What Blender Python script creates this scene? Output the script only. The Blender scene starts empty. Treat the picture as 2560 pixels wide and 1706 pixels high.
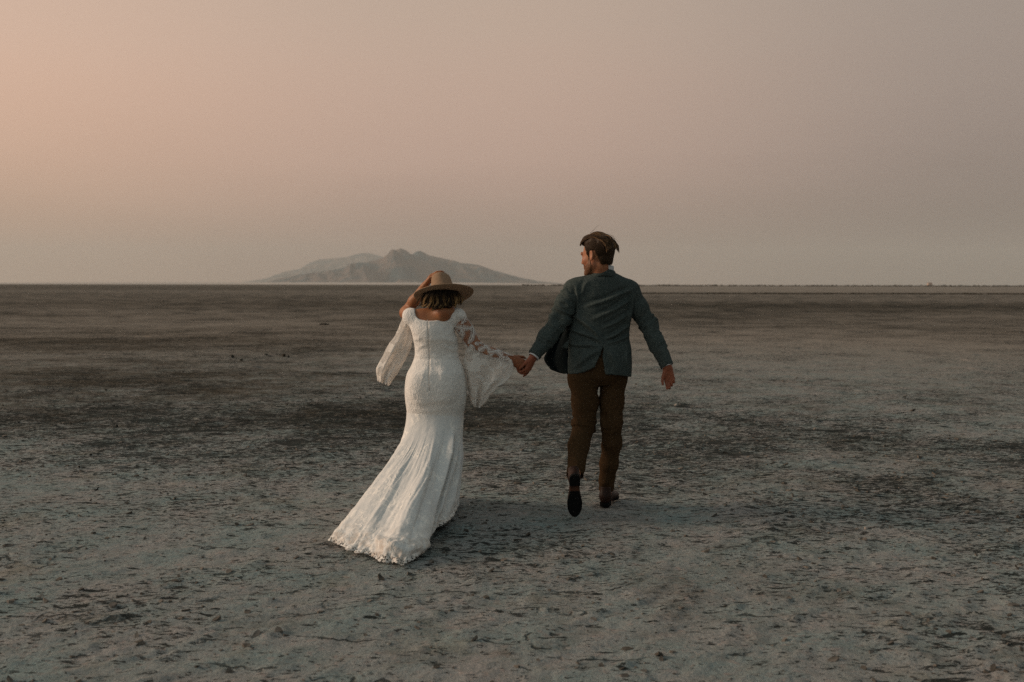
import bpy, math, random
import numpy as np
from mathutils import Vector

random.seed(11)
rng = np.random.default_rng(11)
scene = bpy.context.scene
COL = scene.collection

# ------------------------------------------------------------------ camera
CAM_H = 1.45
F_PX = 35.0 / 36.0 * 2560.0
PITCH = math.atan(141.0 / F_PX)
cd = bpy.data.cameras.new('camera')
cd.lens = 35.0; cd.sensor_width = 36.0; cd.clip_start = 0.05; cd.clip_end = 60000
cd.dof.use_dof = True; cd.dof.focus_distance = 6.45; cd.dof.aperture_fstop = 2.8
cam = bpy.data.objects.new('camera', cd); COL.objects.link(cam)
cam.location = (0, 0, CAM_H)
cam.rotation_mode = 'QUATERNION'
_q = Vector((0, math.cos(PITCH), -math.sin(PITCH))).to_track_quat('-Z', 'Y')
from mathutils import Quaternion
cam.rotation_quaternion = _q @ Quaternion((0, 0, 1), math.radians(0.10))
scene.camera = cam

# ------------------------------------------------------------------ sun
SUN_AZ = math.radians(-86)      # from +Y, negative is to the left of the view
SUN_EL = math.radians(19)
sd = bpy.data.lights.new('sun', 'SUN')
sd.energy = 2.7; sd.angle = math.radians(18); sd.color = (1.0, 0.77, 0.58)
sun = bpy.data.objects.new('sun', sd); COL.objects.link(sun)
_d = Vector((math.sin(SUN_AZ) * math.cos(SUN_EL), math.cos(SUN_AZ) * math.cos(SUN_EL), math.sin(SUN_EL)))
sun.rotation_mode = 'QUATERNION'; sun.rotation_quaternion = (-_d).to_track_quat('-Z', 'Y')
sun.location = (-30, 10, 20)

# ------------------------------------------------------------------ world: a dusty dusk sky
def s2l(r, g, b):
    f = lambda c: (c / 255 / 12.92) if c / 255 <= 0.04045 else ((c / 255 + 0.055) / 1.055) ** 2.4
    return (f(r), f(g), f(b), 1.0)

world = bpy.data.worlds.new('World'); scene.world = world
world.use_nodes = True
wt = world.node_tree; wt.nodes.clear()
def wn(t, **k):
    n = wt.nodes.new(t)
    for a, b in k.items(): setattr(n, a, b)
    return n
wo = wn('ShaderNodeOutputWorld'); bg = wn('ShaderNodeBackground')
tc = wn('ShaderNodeTexCoord'); sx = wn('ShaderNodeSeparateXYZ')
wt.links.new(tc.outputs['Generated'], sx.inputs[0])
def wmath(op, a, b=None, clamp=False):
    n = wn('ShaderNodeMath', operation=op); n.use_clamp = clamp
    for i, v in enumerate((a, b)):
        if v is None: continue
        if isinstance(v, (int, float)): n.inputs[i].default_value = v
        else: wt.links.new(v, n.inputs[i])
    return n.outputs[0]
# soft streaks that lift and lower the smoke layers
mp = wn('ShaderNodeMapping'); mp.inputs['Scale'].default_value = (1.6, 1.6, 9.0)
wt.links.new(tc.outputs['Generated'], mp.inputs[0])
nz = wn('ShaderNodeTexNoise'); nz.inputs['Scale'].default_value = 1.3; nz.inputs['Detail'].default_value = 3.0
wt.links.new(mp.outputs[0], nz.inputs['Vector'])
wob = wmath('MULTIPLY', wmath('SUBTRACT', nz.outputs[0], 0.5), 0.075)
el = wmath('ADD', sx.outputs[2], wob)
def ramp(stops):
    n = wn('ShaderNodeValToRGB'); cr = n.color_ramp; cr.interpolation = 'B_SPLINE'
    while len(cr.elements) > 1: cr.elements.remove(cr.elements[0])
    cr.elements[0].position = stops[0][0]; cr.elements[0].color = s2l(*stops[0][1])
    for p, c in stops[1:]:
        e = cr.elements.new(p); e.color = s2l(*c)
    wt.links.new(el, n.inputs[0]); return n.outputs[0]
# position in the ramp is the sine of the elevation
SKY_WARM = [(0.0, (192, 156, 129)), (0.05, (197, 161, 135)), (0.13, (228, 185, 158)), (0.26, (223, 190, 169)), (0.5, (180, 168, 153)), (1.0, (126, 141, 145))]
SKY_MID  = [(0.0, (150, 124, 109)), (0.05, (162, 137, 122)), (0.13, (198, 165, 149)), (0.27, (195, 172, 154)), (0.5, (166, 160, 150)), (1.0, (126, 141, 145))]
SKY_COOL = [(0.0, (108, 95, 84)), (0.05, (126, 112, 103)), (0.13, (151, 135, 127)), (0.27, (165, 150, 139)), (0.5, (146, 148, 144)), (1.0, (126, 141, 145))]
SKY_BACK_L = [(0.0, (170, 168, 160)), (0.2, (196, 196, 190)), (0.5, (172, 180, 178)), (1.0, (126, 141, 145))]
SKY_BACK_R = [(0.0, (84, 94, 96)), (0.2, (96, 110, 114)), (0.5, (116, 130, 134)), (1.0, (126, 141, 145))]
rw, rm, rc, rl, rr_ = ramp(SKY_WARM), ramp(SKY_MID), ramp(SKY_COOL), ramp(SKY_BACK_L), ramp(SKY_BACK_R)
# azimuth from the view axis of the plain (+Y), positive to the right
az = wmath('ARCTAN2', sx.outputs[0], sx.outputs[1])
def mix(f, a, b):
    n = wn('ShaderNodeMix', data_type='RGBA')
    wt.links.new(f, n.inputs[0]); wt.links.new(a, n.inputs[6]); wt.links.new(b, n.inputs[7]); return n.outputs[2]
def smooth(v, lo, hi):
    n = wn('ShaderNodeMapRange', interpolation_type='SMOOTHSTEP'); n.inputs[1].default_value = lo; n.inputs[2].default_value = hi
    wt.links.new(v, n.inputs[0]); return n.outputs[0]
c = mix(smooth(az, -0.62, 0.0), rw, rm)
c = mix(smooth(az, -0.05, 0.5), c, rc)
absaz = wmath('ABSOLUTE', az)
c = mix(smooth(absaz, 1.3, 2.3), c, mix(smooth(sx.outputs[0], -0.6, 0.6), rl, rr_))
wt.links.new(c, bg.inputs[0]); bg.inputs[1].default_value = 1.0
wt.links.new(bg.outputs[0], wo.inputs[0])

scene.view_settings.view_transform = 'Standard'
scene.view_settings.look = 'None'
scene.view_settings.gamma = 1.0
scene.view_settings.exposure = 0.0
scene.cycles.use_denoising = False
scene.cycles.sample_clamp_indirect = 1.5
scene.cycles.sample_clamp_direct = 6.0
scene.cycles.max_bounces = 8
scene.cycles.transparent_max_bounces = 16
scene.cycles.volume_bounces = 1

# ------------------------------------------------------------------ helpers
_ca, _sa = math.cos(PITCH), math.sin(PITCH)
def P(p, Y):
    """world point at depth Y seen at photo pixel p (2560 wide)"""
    x = (p[0] - 1280) / F_PX; v = -(p[1] - 853) / F_PX
    dy = _ca + v * _sa; dz = -_sa + v * _ca
    t = Y / dy
    return np.array([x * t, Y, CAM_H + dz * t])
def G(p, z=0.0):
    """point at height z seen at photo pixel p"""
    v = -(p[1] - 853) / F_PX
    dy = _ca + v * _sa; dz = -_sa + v * _ca
    t = (z - CAM_H) / dz
    return np.array([(p[0] - 1280) / F_PX * t, dy * t, z])
def crop(x0, y0, s): return lambda x, y: (x0 + x / s, y0 + y / s)
z1 = crop(900, 640, 3.4083); z2 = crop(800, 1000, 3.5636); z3 = crop(1260, 550, 3.4083)
z4 = crop(1340, 900, 3.7333); z5 = crop(1000, 660, 9.8); z6 = crop(1420, 560, 9.8)
z8 = crop(1220, 840, 13.07); z9 = crop(1620, 890, 17.42)

def mesh_obj(name, verts, faces, mat=None, parent=None, smooth=True, uv=None):
    me = bpy.data.meshes.new(name)
    verts = np.asarray(verts, dtype=np.float32)
    if isinstance(faces, np.ndarray):
        n, k = faces.shape
        me.vertices.add(len(verts)); me.vertices.foreach_set('co', verts.ravel())
        me.loops.add(n * k); me.loops.foreach_set('vertex_index', faces.astype(np.int32).ravel())
        me.polygons.add(n)
        me.polygons.foreach_set('loop_start', np.arange(0, n * k, k, dtype=np.int32))
        me.polygons.foreach_set('loop_total', np.full(n, k, dtype=np.int32))
        me.update(calc_edges=True); me.validate()
    else:
        me.from_pydata([tuple(map(float, v)) for v in verts], [], [tuple(map(int, f)) for f in faces]); me.update()
    if smooth: me.polygons.foreach_set('use_smooth', np.ones(len(me.polygons), dtype=bool))
    ob = bpy.data.objects.new(name, me); COL.objects.link(ob)
    if mat: me.materials.append(mat)
    if parent is not None: adopt(ob, parent)
    return ob
def adopt(ob, parent):
    ob.parent = parent
    ob.matrix_parent_inverse = parent_world(parent).inverted()
def parent_world(o):
    m = o.matrix_basis.copy()
    if o.parent is not None: m = parent_world(o.parent) @ o.matrix_parent_inverse @ m
    return m
def attr(ob, name, vals):
    a = ob.data.attributes.new(name, 'FLOAT', 'POINT'); a.data.foreach_set('value', np.asarray(vals, dtype=np.float32))
def root_empty(name, loc, label, cat, group=None):
    o = bpy.data.objects.new(name, None); COL.objects.link(o); o.location = [float(v) for v in loc]; o.empty_display_size = 0.2
    tag(o, label, cat, group); return o
def tag(o, label, cat, group=None):
    o['label'] = label; o['category'] = cat
    if group: o['group'] = group
def solidify(ob, t, offset=0.0):
    m = ob.modifiers.new('thickness', 'SOLIDIFY'); m.thickness = t; m.offset = offset; return m

# numpy value noise --------------------------------------------------
def _h(ix, iy, iz, seed):
    n = (ix * 374761393 + iy * 668265263 + iz * 2147483647 + seed * 974634777).astype(np.int64) & 0xffffffff
    n = ((n ^ (n >> 13)) * 1274126177) & 0xffffffff
    n = ((n ^ (n >> 16)) * 2246822519) & 0xffffffff
    return ((n ^ (n >> 15)) & 0xffffff) / float(0xffffff)
def noise3(x, y, z, seed=0):
    x, y, z = np.broadcast_arrays(x, y, z)
    ix, iy, iz = np.floor(x).astype(np.int64), np.floor(y).astype(np.int64), np.floor(z).astype(np.int64)
    fx, fy, fz = x - ix, y - iy, z - iz
    u, v, w = fx * fx * (3 - 2 * fx), fy * fy * (3 - 2 * fy), fz * fz * (3 - 2 * fz)
    r = 0
    for a in (0, 1):
        for b in (0, 1):
            for c_ in (0, 1):
                r = r + _h(ix + a, iy + b, iz + c_, seed) * (u if a else 1 - u) * (v if b else 1 - v) * (w if c_ else 1 - w)
    return r * 2 - 1
def fbm3(x, y, z, seed=0, oct=4):
    r = 0; a = 1.0; t = 0
    for i in range(oct):
        r = r + a * noise3(x * 2 ** i, y * 2 ** i, z * 2 ** i, seed + i); t += a; a *= 0.5
    return r / t
def noise2(x, y, seed=0):
    ix, iy = np.floor(x).astype(np.int64), np.floor(y).astype(np.int64)
    fx, fy = x - ix, y - iy
    u, v = fx * fx * (3 - 2 * fx), fy * fy * (3 - 2 * fy); o = np.zeros_like(ix)
    return ((_h(ix, iy, o, seed) * (1 - u) + _h(ix + 1, iy, o, seed) * u) * (1 - v) + (_h(ix, iy + 1, o, seed) * (1 - u) + _h(ix + 1, iy + 1, o, seed) * u) * v) * 2 - 1
def fbm2(x, y, seed=0, oct=4):
    r = 0; a = 1.0; t = 0
    for i in range(oct):
        r = r + a * noise2(x * 2 ** i, y * 2 ** i, seed + i); t += a; a *= 0.5
    return r / t
def sstep(a, b, x):
    t = np.clip((x - a) / (b - a), 0, 1); return t * t * (3 - 2 * t)

# signed distance fields meshed with surface nets ---------------------
class Field:
    def __init__(s, lo, hi, h):
        s.lo = np.array(lo, float); s.h = h
        s.n = np.ceil((np.array(hi) - s.lo) / h).astype(int) + 1
        s.ax = [s.lo[i] + h * np.arange(s.n[i]) for i in range(3)]
        s.D = np.full(s.n, 1.0, dtype=np.float32)
    def box(s, lo, hi):
        a = np.clip(np.floor((np.array(lo) - s.lo) / s.h).astype(int), 0, s.n)
        b = np.clip(np.ceil((np.array(hi) - s.lo) / s.h).astype(int) + 1, 0, s.n)
        sl = tuple(slice(a[i], b[i]) for i in range(3))
        g = (s.ax[0][sl[0]][:, None, None], s.ax[1][sl[1]][None, :, None], s.ax[2][sl[2]][None, None, :])
        return sl, g
    def put(s, sl, f, k, sub=False):
        d = s.D[sl]
        if d.size == 0: return
        if sub:
            if k <= 0: s.D[sl] = np.maximum(d, -f); return
            a, b = -d, f
            h = np.clip(0.5 + 0.5 * (b - a) / k, 0, 1); s.D[sl] = -(b + (a - b) * h - k * h * (1 - h)); return
        if k <= 0: s.D[sl] = np.minimum(d, f); return
        h = np.clip(0.5 + 0.5 * (f - d) / k, 0, 1); s.D[sl] = f + (d - f) * h - k * h * (1 - h)
    def cone(s, a, b, r1, r2, k=0.02, sub=False):
        a, b = np.asarray(a, float), np.asarray(b, float); m = max(r1, r2) + k + 0.02
        sl, (x, y, z) = s.box(np.minimum(a, b) - m, np.maximum(a, b) + m)
        e = b - a; L = max(e @ e, 1e-9)
        t = np.clip(((x - a[0]) * e[0] + (y - a[1]) * e[1] + (z - a[2]) * e[2]) / L, 0, 1)
        d = np.sqrt((x - a[0] - t * e[0]) ** 2 + (y - a[1] - t * e[1]) ** 2 + (z - a[2] - t * e[2]) ** 2) - (r1 + (r2 - r1) * t)
        s.put(sl, d, k, sub)
    def chain(s, pts, rs, k=0.02):
        for i in range(len(pts) - 1): s.cone(pts[i], pts[i + 1], rs[i], rs[i + 1], k)
    def ell(s, c, r, k=0.02, fr=None, sub=False):
        c = np.asarray(c, float); r = np.asarray(r, float); m = r.max() + k + 0.02
        sl, (x, y, z) = s.box(c - m, c + m)
        fr = np.eye(3) if fr is None else fr
        q = [((x - c[0]) * fr[i][0] + (y - c[1]) * fr[i][1] + (z - c[2]) * fr[i][2]) for i in range(3)]
        k0 = np.sqrt(sum((q[i] / r[i]) ** 2 for i in range(3))); k1 = np.sqrt(sum((q[i] / r[i] ** 2) ** 2 for i in range(3)))
        s.put(sl, k0 * (k0 - 1) / np.maximum(k1, 1e-6), k, sub)
    def stack(s, tab, k=0.02, off=0.0, n=2.0, sub=False, round_=0.0):
        """horizontal ellipses stacked along z: rows of z, cx, cy, rx, ry"""
        tab = np.array(sorted([tuple(t) for t in tab]), float)
        zz = np.linspace(tab[0, 0], tab[-1, 0], 160)
        cols = [smooth_interp(zz, tab[:, 0], tab[:, i]) for i in range(1, 5)]
        m = 0.05 + k + abs(off)
        lo = [(cols[0] - cols[2]).min() - m, (cols[1] - cols[3]).min() - m, tab[0, 0] - m]
        hi = [(cols[0] + cols[2]).max() + m, (cols[1] + cols[3]).max() + m, tab[-1, 0] + m]
        sl, (x, y, z) = s.box(lo, hi)
        zc = np.clip(z, tab[0, 0], tab[-1, 0])
        cx, cy, rx, ry = [np.interp(zc, zz, c_) for c_ in cols]
        rx = rx + off; ry = ry + off
        f = ((np.abs((x - cx) / rx) ** n + np.abs((y - cy) / ry) ** n) ** (1 / n) - 1) * np.minimum(rx, ry)
        f = np.maximum(f, np.maximum(z - tab[-1, 0] - off, tab[0, 0] - off - z))
        s.put(sl, f, k, sub)
    def func(s, lo, hi, fn, k=0.0, sub=False):
        sl, (x, y, z) = s.box(lo, hi); s.put(sl, fn(x, y, z), k, sub)
    def mesh(s):
        D = s.D; ins = D < 0
        nx, ny, nz = D.shape
        cnt = np.zeros((nx - 1, ny - 1, nz - 1), np.int8)
        for a in (0, 1):
            for b in (0, 1):
                for c_ in (0, 1): cnt += ins[a:nx - 1 + a, b:ny - 1 + b, c_:nz - 1 + c_]
        act = np.argwhere((cnt > 0) & (cnt < 8)).astype(np.int32)
        idx = np.full(cnt.shape, -1, np.int32); idx[act[:, 0], act[:, 1], act[:, 2]] = np.arange(len(act))
        co = [(a, b, c_) for a in (0, 1) for b in (0, 1) for c_ in (0, 1)]
        val = np.stack([D[act[:, 0] + o[0], act[:, 1] + o[1], act[:, 2] + o[2]] for o in co], 1)
        acc = np.zeros((len(act), 3)); w = np.zeros(len(act))
        for i in range(8):
            for j in range(i + 1, 8):
                if sum(abs(co[i][q] - co[j][q]) for q in range(3)) != 1: continue
                va, vb = val[:, i], val[:, j]; m = (va < 0) != (vb < 0)
                t = np.where(m, va / np.where(m, va - vb, 1), 0)
                for q in range(3): acc[:, q] += np.where(m, co[i][q] + t * (co[j][q] - co[i][q]), 0)
                w += m
        V = s.lo + s.h * (act + acc / w[:, None])
        F = []
        for axn in range(3):
            o1, o2 = (axn + 1) % 3, (axn + 2) % 3
            A = [slice(None)] * 3; B = [slice(None)] * 3
            A[axn] = slice(0, -1); B[axn] = slice(1, None)
            d = ins[tuple(A)].astype(np.int8) - ins[tuple(B)].astype(np.int8)
            e = np.argwhere(d != 0)
            ok = (e[:, o1] > 0) & (e[:, o2] > 0) & (e[:, o1] < D.shape[o1] - 1) & (e[:, o2] < D.shape[o2] - 1)
            e = e[ok]; sg = d[e[:, 0], e[:, 1], e[:, 2]]
            q = []
            for (u, v) in ((-1, -1), (0, -1), (0, 0), (-1, 0)):
                t = e.copy(); t[:, o1] += u; t[:, o2] += v; q.append(idx[t[:, 0], t[:, 1], t[:, 2]])
            q = np.stack(q, 1); q[sg < 0] = q[sg < 0][:, ::-1]; F.append(q)
        return V, np.concatenate(F)
def smooth_interp(x, xp, fp):
    """monotone-ish cubic through points"""
    xp = np.asarray(xp, float); fp = np.asarray(fp, float); n = len(xp)
    if n < 3: return np.interp(x, xp, fp)
    d = np.diff(fp) / np.diff(xp); m = np.zeros(n); m[1:-1] = np.where(d[:-1] * d[1:] > 0, 2 * d[:-1] * d[1:] / (d[:-1] + d[1:] + 1e-12), 0); m[0] = d[0]; m[-1] = d[-1]
    i = np.clip(np.searchsorted(xp, x) - 1, 0, n - 2); h = xp[i + 1] - xp[i]; t = np.clip((x - xp[i]) / h, 0, 1)
    return (2 * t ** 3 - 3 * t ** 2 + 1) * fp[i] + (t ** 3 - 2 * t ** 2 + t) * h * m[i] + (-2 * t ** 3 + 3 * t ** 2) * fp[i + 1] + (t ** 3 - t ** 2) * h * m[i + 1]
def spline(pts, n):
    """Catmull-Rom through rows of pts, n samples by even parameter of chord length"""
    pts = np.asarray(pts, float); k = len(pts)
    L = np.concatenate([[0], np.cumsum(np.sqrt(((pts[1:, :3] - pts[:-1, :3]) ** 2).sum(1)) + 1e-9)]); L /= L[-1]
    t = np.linspace(0, 1, n); return np.stack([smooth_c(t, L, pts[:, j]) for j in range(pts.shape[1])], 1)
def smooth_c(x, xp, fp):
    n = len(xp); m = np.zeros(n); d = np.diff(fp) / np.diff(xp)
    if n == 2: return np.interp(x, xp, fp)
    m[1:-1] = (d[:-1] * (xp[2:] - xp[1:-1]) + d[1:] * (xp[1:-1] - xp[:-2])) / (xp[2:] - xp[:-2]); m[0] = d[0]; m[-1] = d[-1]
    i = np.clip(np.searchsorted(xp, x) - 1, 0, n - 2); h = xp[i + 1] - xp[i]; t = np.clip((x - xp[i]) / h, 0, 1)
    return (2 * t ** 3 - 3 * t ** 2 + 1) * fp[i] + (t ** 3 - 2 * t ** 2 + t) * h * m[i] + (-2 * t ** 3 + 3 * t ** 2) * fp[i + 1] + (t ** 3 - t ** 2) * h * m[i + 1]
def vnormals(V, F):
    V = np.asarray(V, float); a, b, c_, d = V[F[:, 0]], V[F[:, 1]], V[F[:, 2]], V[F[:, -1]]
    n = np.cross(c_ - a, d - b); N = np.zeros_like(V)
    for j in range(F.shape[1]): np.add.at(N, F[:, j], n)
    return N / np.maximum(np.linalg.norm(N, axis=1, keepdims=True), 1e-12)
def laplace(V, F, it=2, lam=0.5):
    V = V.copy()
    for _ in range(it):
        S = np.zeros_like(V); C = np.zeros(len(V))
        k = F.shape[1]
        for j in range(k):
            a, b = F[:, j], F[:, (j + 1) % k]
            np.add.at(S, a, V[b]); np.add.at(S, b, V[a]); np.add.at(C, a, 1); np.add.at(C, b, 1)
        V += lam * (S / np.maximum(C, 1)[:, None] - V)
    return V
def grid_faces(nu, nv, wrap=False):
    i = np.arange(nu - 1)[:, None]; j = np.arange(nv if wrap else nv - 1)[None, :]
    j2 = (j + 1) % nv
    return np.stack([(i * nv + j).ravel(), (i * nv + j2 + 0 * i).ravel(), ((i + 1) * nv + j2).ravel(), ((i + 1) * nv + j).ravel()], 1)
def loft(rows, nu, nv, power=2.0):
    """rows: (left xyz, right xyz, depth radius, depth shift): ring in the plane of left-right and the view axis"""
    R = np.array([list(r[0]) + list(r[1]) + [r[2], r[3] if len(r) > 3 else 0.0] for r in rows], float)
    mid = (R[:, :3] + R[:, 3:6]) / 2
    L = np.concatenate([[0], np.cumsum(np.linalg.norm(mid[1:] - mid[:-1], axis=1) + 1e-9)]); L /= L[-1]
    t = np.linspace(0, 1, nu); R = np.stack([smooth_c(t, L, R[:, j]) for j in range(8)], 1)
    th = np.linspace(0, 2 * np.pi, nv, endpoint=False)
    c_ = (R[:, :3] + R[:, 3:6]) / 2; a = (R[:, 3:6] - R[:, :3]) / 2
    co, si = np.cos(th), np.sin(th)
    if power != 2.0: co = np.sign(co) * np.abs(co) ** (2 / power); si = np.sign(si) * np.abs(si) ** (2 / power)
    V = c_[:, None, :] + a[:, None, :] * co[None, :, None]
    V[:, :, 1] += R[:, 6][:, None] * si[None, :] + R[:, 7][:, None]
    return V, t, th
def folds(V, N, segs, mask=None):
    """ridges along segments in the x-z plane: (A, B, width, amplitude)"""
    d = np.zeros(len(V))
    for A, B, w, am in segs:
        a = np.array([A[0], A[2]]); b = np.array([B[0], B[2]]); e = b - a; L = e @ e
        px, pz = V[:, 0] - a[0], V[:, 2] - a[1]
        t = (px * e[0] + pz * e[1]) / L; s = (px * -e[1] + pz * e[0]) / math.sqrt(L)
        s = s + 0.25 * w * np.sin(t * 7 + a[0] * 50)
        d += am * np.exp(-(s / w) ** 2) * sstep(-0.12, 0.25, t) * (1 - sstep(0.7, 1.12, t))
        d -= 0.6 * am * np.exp(-((s + 1.6 * w) / (w * 1.1)) ** 2) * sstep(-0.12, 0.25, t) * (1 - sstep(0.7, 1.12, t))
    if mask is not None: d = d * mask
    return d
def tubes(paths, radii, sides=4):
    """many thin strands in one mesh"""
    Vs, Fs, ids, par = [], [], [], []; o = 0
    for q, (p, r) in enumerate(zip(paths, radii)):
        p = np.asarray(p, float); n = len(p); r = np.broadcast_to(np.asarray(r, float), (n,))
        tg = np.gradient(p, axis=0); tg /= np.maximum(np.linalg.norm(tg, axis=1, keepdims=True), 1e-9)
        up = np.where(np.abs(tg[:, 1:2]) < 0.9, np.array([[0, 1.0, 0]]), np.array([[1.0, 0, 0]]))
        a = np.cross(tg, up); a /= np.maximum(np.linalg.norm(a, axis=1, keepdims=True), 1e-9); b = np.cross(tg, a)
        th = np.linspace(0, 2 * np.pi, sides, endpoint=False)
        V = p[:, None, :] + r[:, None, None] * (a[:, None, :] * np.cos(th)[None, :, None] + b[:, None, :] * np.sin(th)[None, :, None])
        Vs.append(V.reshape(-1, 3)); Fs.append(grid_faces(n, sides, True) + o); o += n * sides
        ids.append(np.full(n * sides, rng.random())); par.append(np.repeat(np.linspace(0, 1, n), sides))
    return np.concatenate(Vs), np.concatenate(Fs), np.concatenate(ids), np.concatenate(par)
def unit(v): v = np.asarray(v, float); return v / np.linalg.norm(v)
# ------------------------------------------------------------------ materials
class M:
    """tiny node-tree builder"""
    def __init__(s, name):
        s.m = bpy.data.materials.new(name); s.m.use_nodes = True; s.t = s.m.node_tree
        s.b = s.t.nodes['Principled BSDF']; s.out = s.t.nodes['Material Output']
        s.b.inputs['Specular IOR Level'].default_value = 0.25
    def n(s, t, **k):
        x = s.t.nodes.new(t)
        for a, b in k.items():
            if a in x.bl_rna.properties.keys(): setattr(x, a, b)
        return x
    def set(s, sock, v):
        if isinstance(v, bpy.types.NodeSocket): s.t.links.new(v, sock)
        else: sock.default_value = v
    def coord(s, which='Object', scale=None):
        c = s.n('ShaderNodeTexCoord').outputs[which]
        if scale is None: return c
        m = s.n('ShaderNodeMapping'); m.inputs['Scale'].default_value = scale; s.t.links.new(c, m.inputs[0]); return m.outputs[0]
    def noise(s, vec, scale, detail=3.0, rough=0.55, dist=0.0):
        x = s.n('ShaderNodeTexNoise'); s.set(x.inputs['Vector'], vec); x.inputs['Scale'].default_value = scale
        x.inputs['Detail'].default_value = detail; x.inputs['Roughness'].default_value = rough; x.inputs['Distortion'].default_value = dist
        return x.outputs[0]
    def vor(s, vec, scale, feature='F1', rnd=1.0):
        x = s.n('ShaderNodeTexVoronoi'); x.feature = feature; s.set(x.inputs['Vector'], vec); x.inputs['Scale'].default_value = scale
        x.inputs['Randomness'].default_value = rnd
        return x.outputs[0]
    def wave(s, vec, scale, dist=0.0, direction='X'):
        x = s.n('ShaderNodeTexWave'); x.bands_direction = direction; s.set(x.inputs['Vector'], vec); x.inputs['Scale'].default_value = scale; x.inputs['Distortion'].default_value = dist
        x.inputs['Detail'].default_value = 2
        return x.outputs[1]
    def math(s, op, a, b=0.0, clamp=False):
        x = s.n('ShaderNodeMath'); x.operation = op; x.use_clamp = clamp; s.set(x.inputs[0], a); s.set(x.inputs[1], b); return x.outputs[0]
    def rng(s, v, a, b, c=0.0, d=1.0, sm=True):
        x = s.n('ShaderNodeMapRange'); x.interpolation_type = 'SMOOTHSTEP' if sm else 'LINEAR'
        s.set(x.inputs[0], v)
        for i, q in enumerate((a, b, c, d)): s.set(x.inputs[i + 1], q)
        return x.outputs[0]
    def mix(s, f, a, b, blend='MIX'):
        x = s.n('ShaderNodeMix'); x.data_type = 'RGBA'; x.blend_type = blend
        s.set(x.inputs[0], f)
        for i, q in ((6, a), (7, b)): s.set(x.inputs[i], q if isinstance(q, bpy.types.NodeSocket) else (q[0], q[1], q[2], 1.0))
        return x.outputs[2]
    def bump(s, h, dist, strength=1.0, normal=None):
        x = s.n('ShaderNodeBump'); s.set(x.inputs['Height'], h); x.inputs['Distance'].default_value = dist; x.inputs['Strength'].default_value = strength
        if normal is not None: s.set(x.inputs['Normal'], normal)
        return x.outputs[0]
    def attr(s, name):
        x = s.n('ShaderNodeAttribute'); x.attribute_name = name; return x.outputs['Fac']
    def color(s, v): s.set(s.b.inputs['Base Color'], v if isinstance(v, bpy.types.NodeSocket) else (v[0], v[1], v[2], 1.0))
    def normal(s, v): s.set(s.b.inputs['Normal'], v)
    def rough(s, v): s.set(s.b.inputs['Roughness'], v)

def skin_mat(name, base, red):
    m = M(name); v = m.coord()
    f = m.rng(m.noise(v, 14, 4), 0.3, 0.7)
    m.color(m.mix(m.math('MULTIPLY', m.attr('ruddy_shade'), 0.8), m.mix(f, base, red), tuple(q * w for q, w in zip(red, (0.75, 0.55, 0.55))))); m.rough(0.5)  # hands coloured ruddier, and darker as if they lay in shade
    m.b.inputs['Subsurface Weight'].default_value = 0.12; m.b.inputs['Subsurface Radius'].default_value = (0.012, 0.005, 0.003); m.b.inputs['Subsurface Scale'].default_value = 0.5
    m.normal(m.bump(m.noise(v, 260, 3), 0.001, 0.5)); return m.m
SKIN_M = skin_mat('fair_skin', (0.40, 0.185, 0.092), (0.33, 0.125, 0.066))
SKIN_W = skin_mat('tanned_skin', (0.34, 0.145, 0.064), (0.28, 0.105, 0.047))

def hair_mat(name, dark, light, amount):
    m = M(name)
    f = m.rng(m.attr('strand'), 1 - amount, 1.0)
    t = m.math('MULTIPLY', f, m.rng(m.attr('along'), 0.05, 0.7), True)
    m.color(m.mix(t, dark, light)); m.rough(0.55); m.b.inputs['Specular IOR Level'].default_value = 0.12
    return m.m
HAIR_M = hair_mat('brown_hair', (0.036, 0.020, 0.0105), (0.28, 0.160, 0.076), 0.75)
HAIR_W = hair_mat('dark_hair_with_blond_ends', (0.016, 0.0095, 0.006), (0.44, 0.265, 0.115), 0.68)
def beard_mat():
    m = M('brown_beard'); v = m.coord()
    m.color(m.mix(m.rng(m.noise(v, 300, 2), 0.35, 0.65), (0.075, 0.032, 0.014), (0.19, 0.085, 0.042))); m.rough(0.6); return m.m
BEARD = beard_mat()

def wool_mat():
    m = M('grey_green_wool'); v = m.coord()
    a = m.noise(m.coord('Object', (1, 1, 0.25)), 420, 2); b = m.noise(m.coord('Object', (0.25, 0.25, 1)), 420, 2)
    w = m.math('MULTIPLY', a, b)
    big = m.noise(v, 9, 4)
    c = m.mix(m.rng(w, 0.16, 0.36), (0.030, 0.0405, 0.0390), (0.096, 0.110, 0.102))
    c = m.mix(m.rng(big, 0.3, 0.75, 0.0, 0.35), c, (0.034, 0.043, 0.0405))
    m.color(c); m.rough(0.95); m.b.inputs['Specular IOR Level'].default_value = 0.06
    m.normal(m.bump(m.noise(v, 30, 3), 0.006, 0.35, m.bump(w, 0.002, 0.5))); return m.m
WOOL = wool_mat()
def plain(name, col, col2=None, scale=60, rough=0.7, bump=0.0015, spec=0.25):
    m = M(name); v = m.coord(); f = m.noise(v, scale, 4)
    m.color(m.mix(m.rng(f, 0.3, 0.7), col, col2 or tuple(q * 0.75 for q in col))); m.rough(rough); m.b.inputs['Specular IOR Level'].default_value = spec
    m.normal(m.bump(f, bump, 0.6)); return m.m
LINING = plain('dark_lining', (0.007, 0.011, 0.012), rough=0.9, spec=0.06)
SHIRT = plain('white_shirt_cotton', (0.62, 0.62, 0.62), (0.55, 0.55, 0.56))
TROUSER = plain('brown_cotton', (0.066, 0.0365, 0.0170), (0.042, 0.0235, 0.0115), 90, 0.95, spec=0.05)
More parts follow.
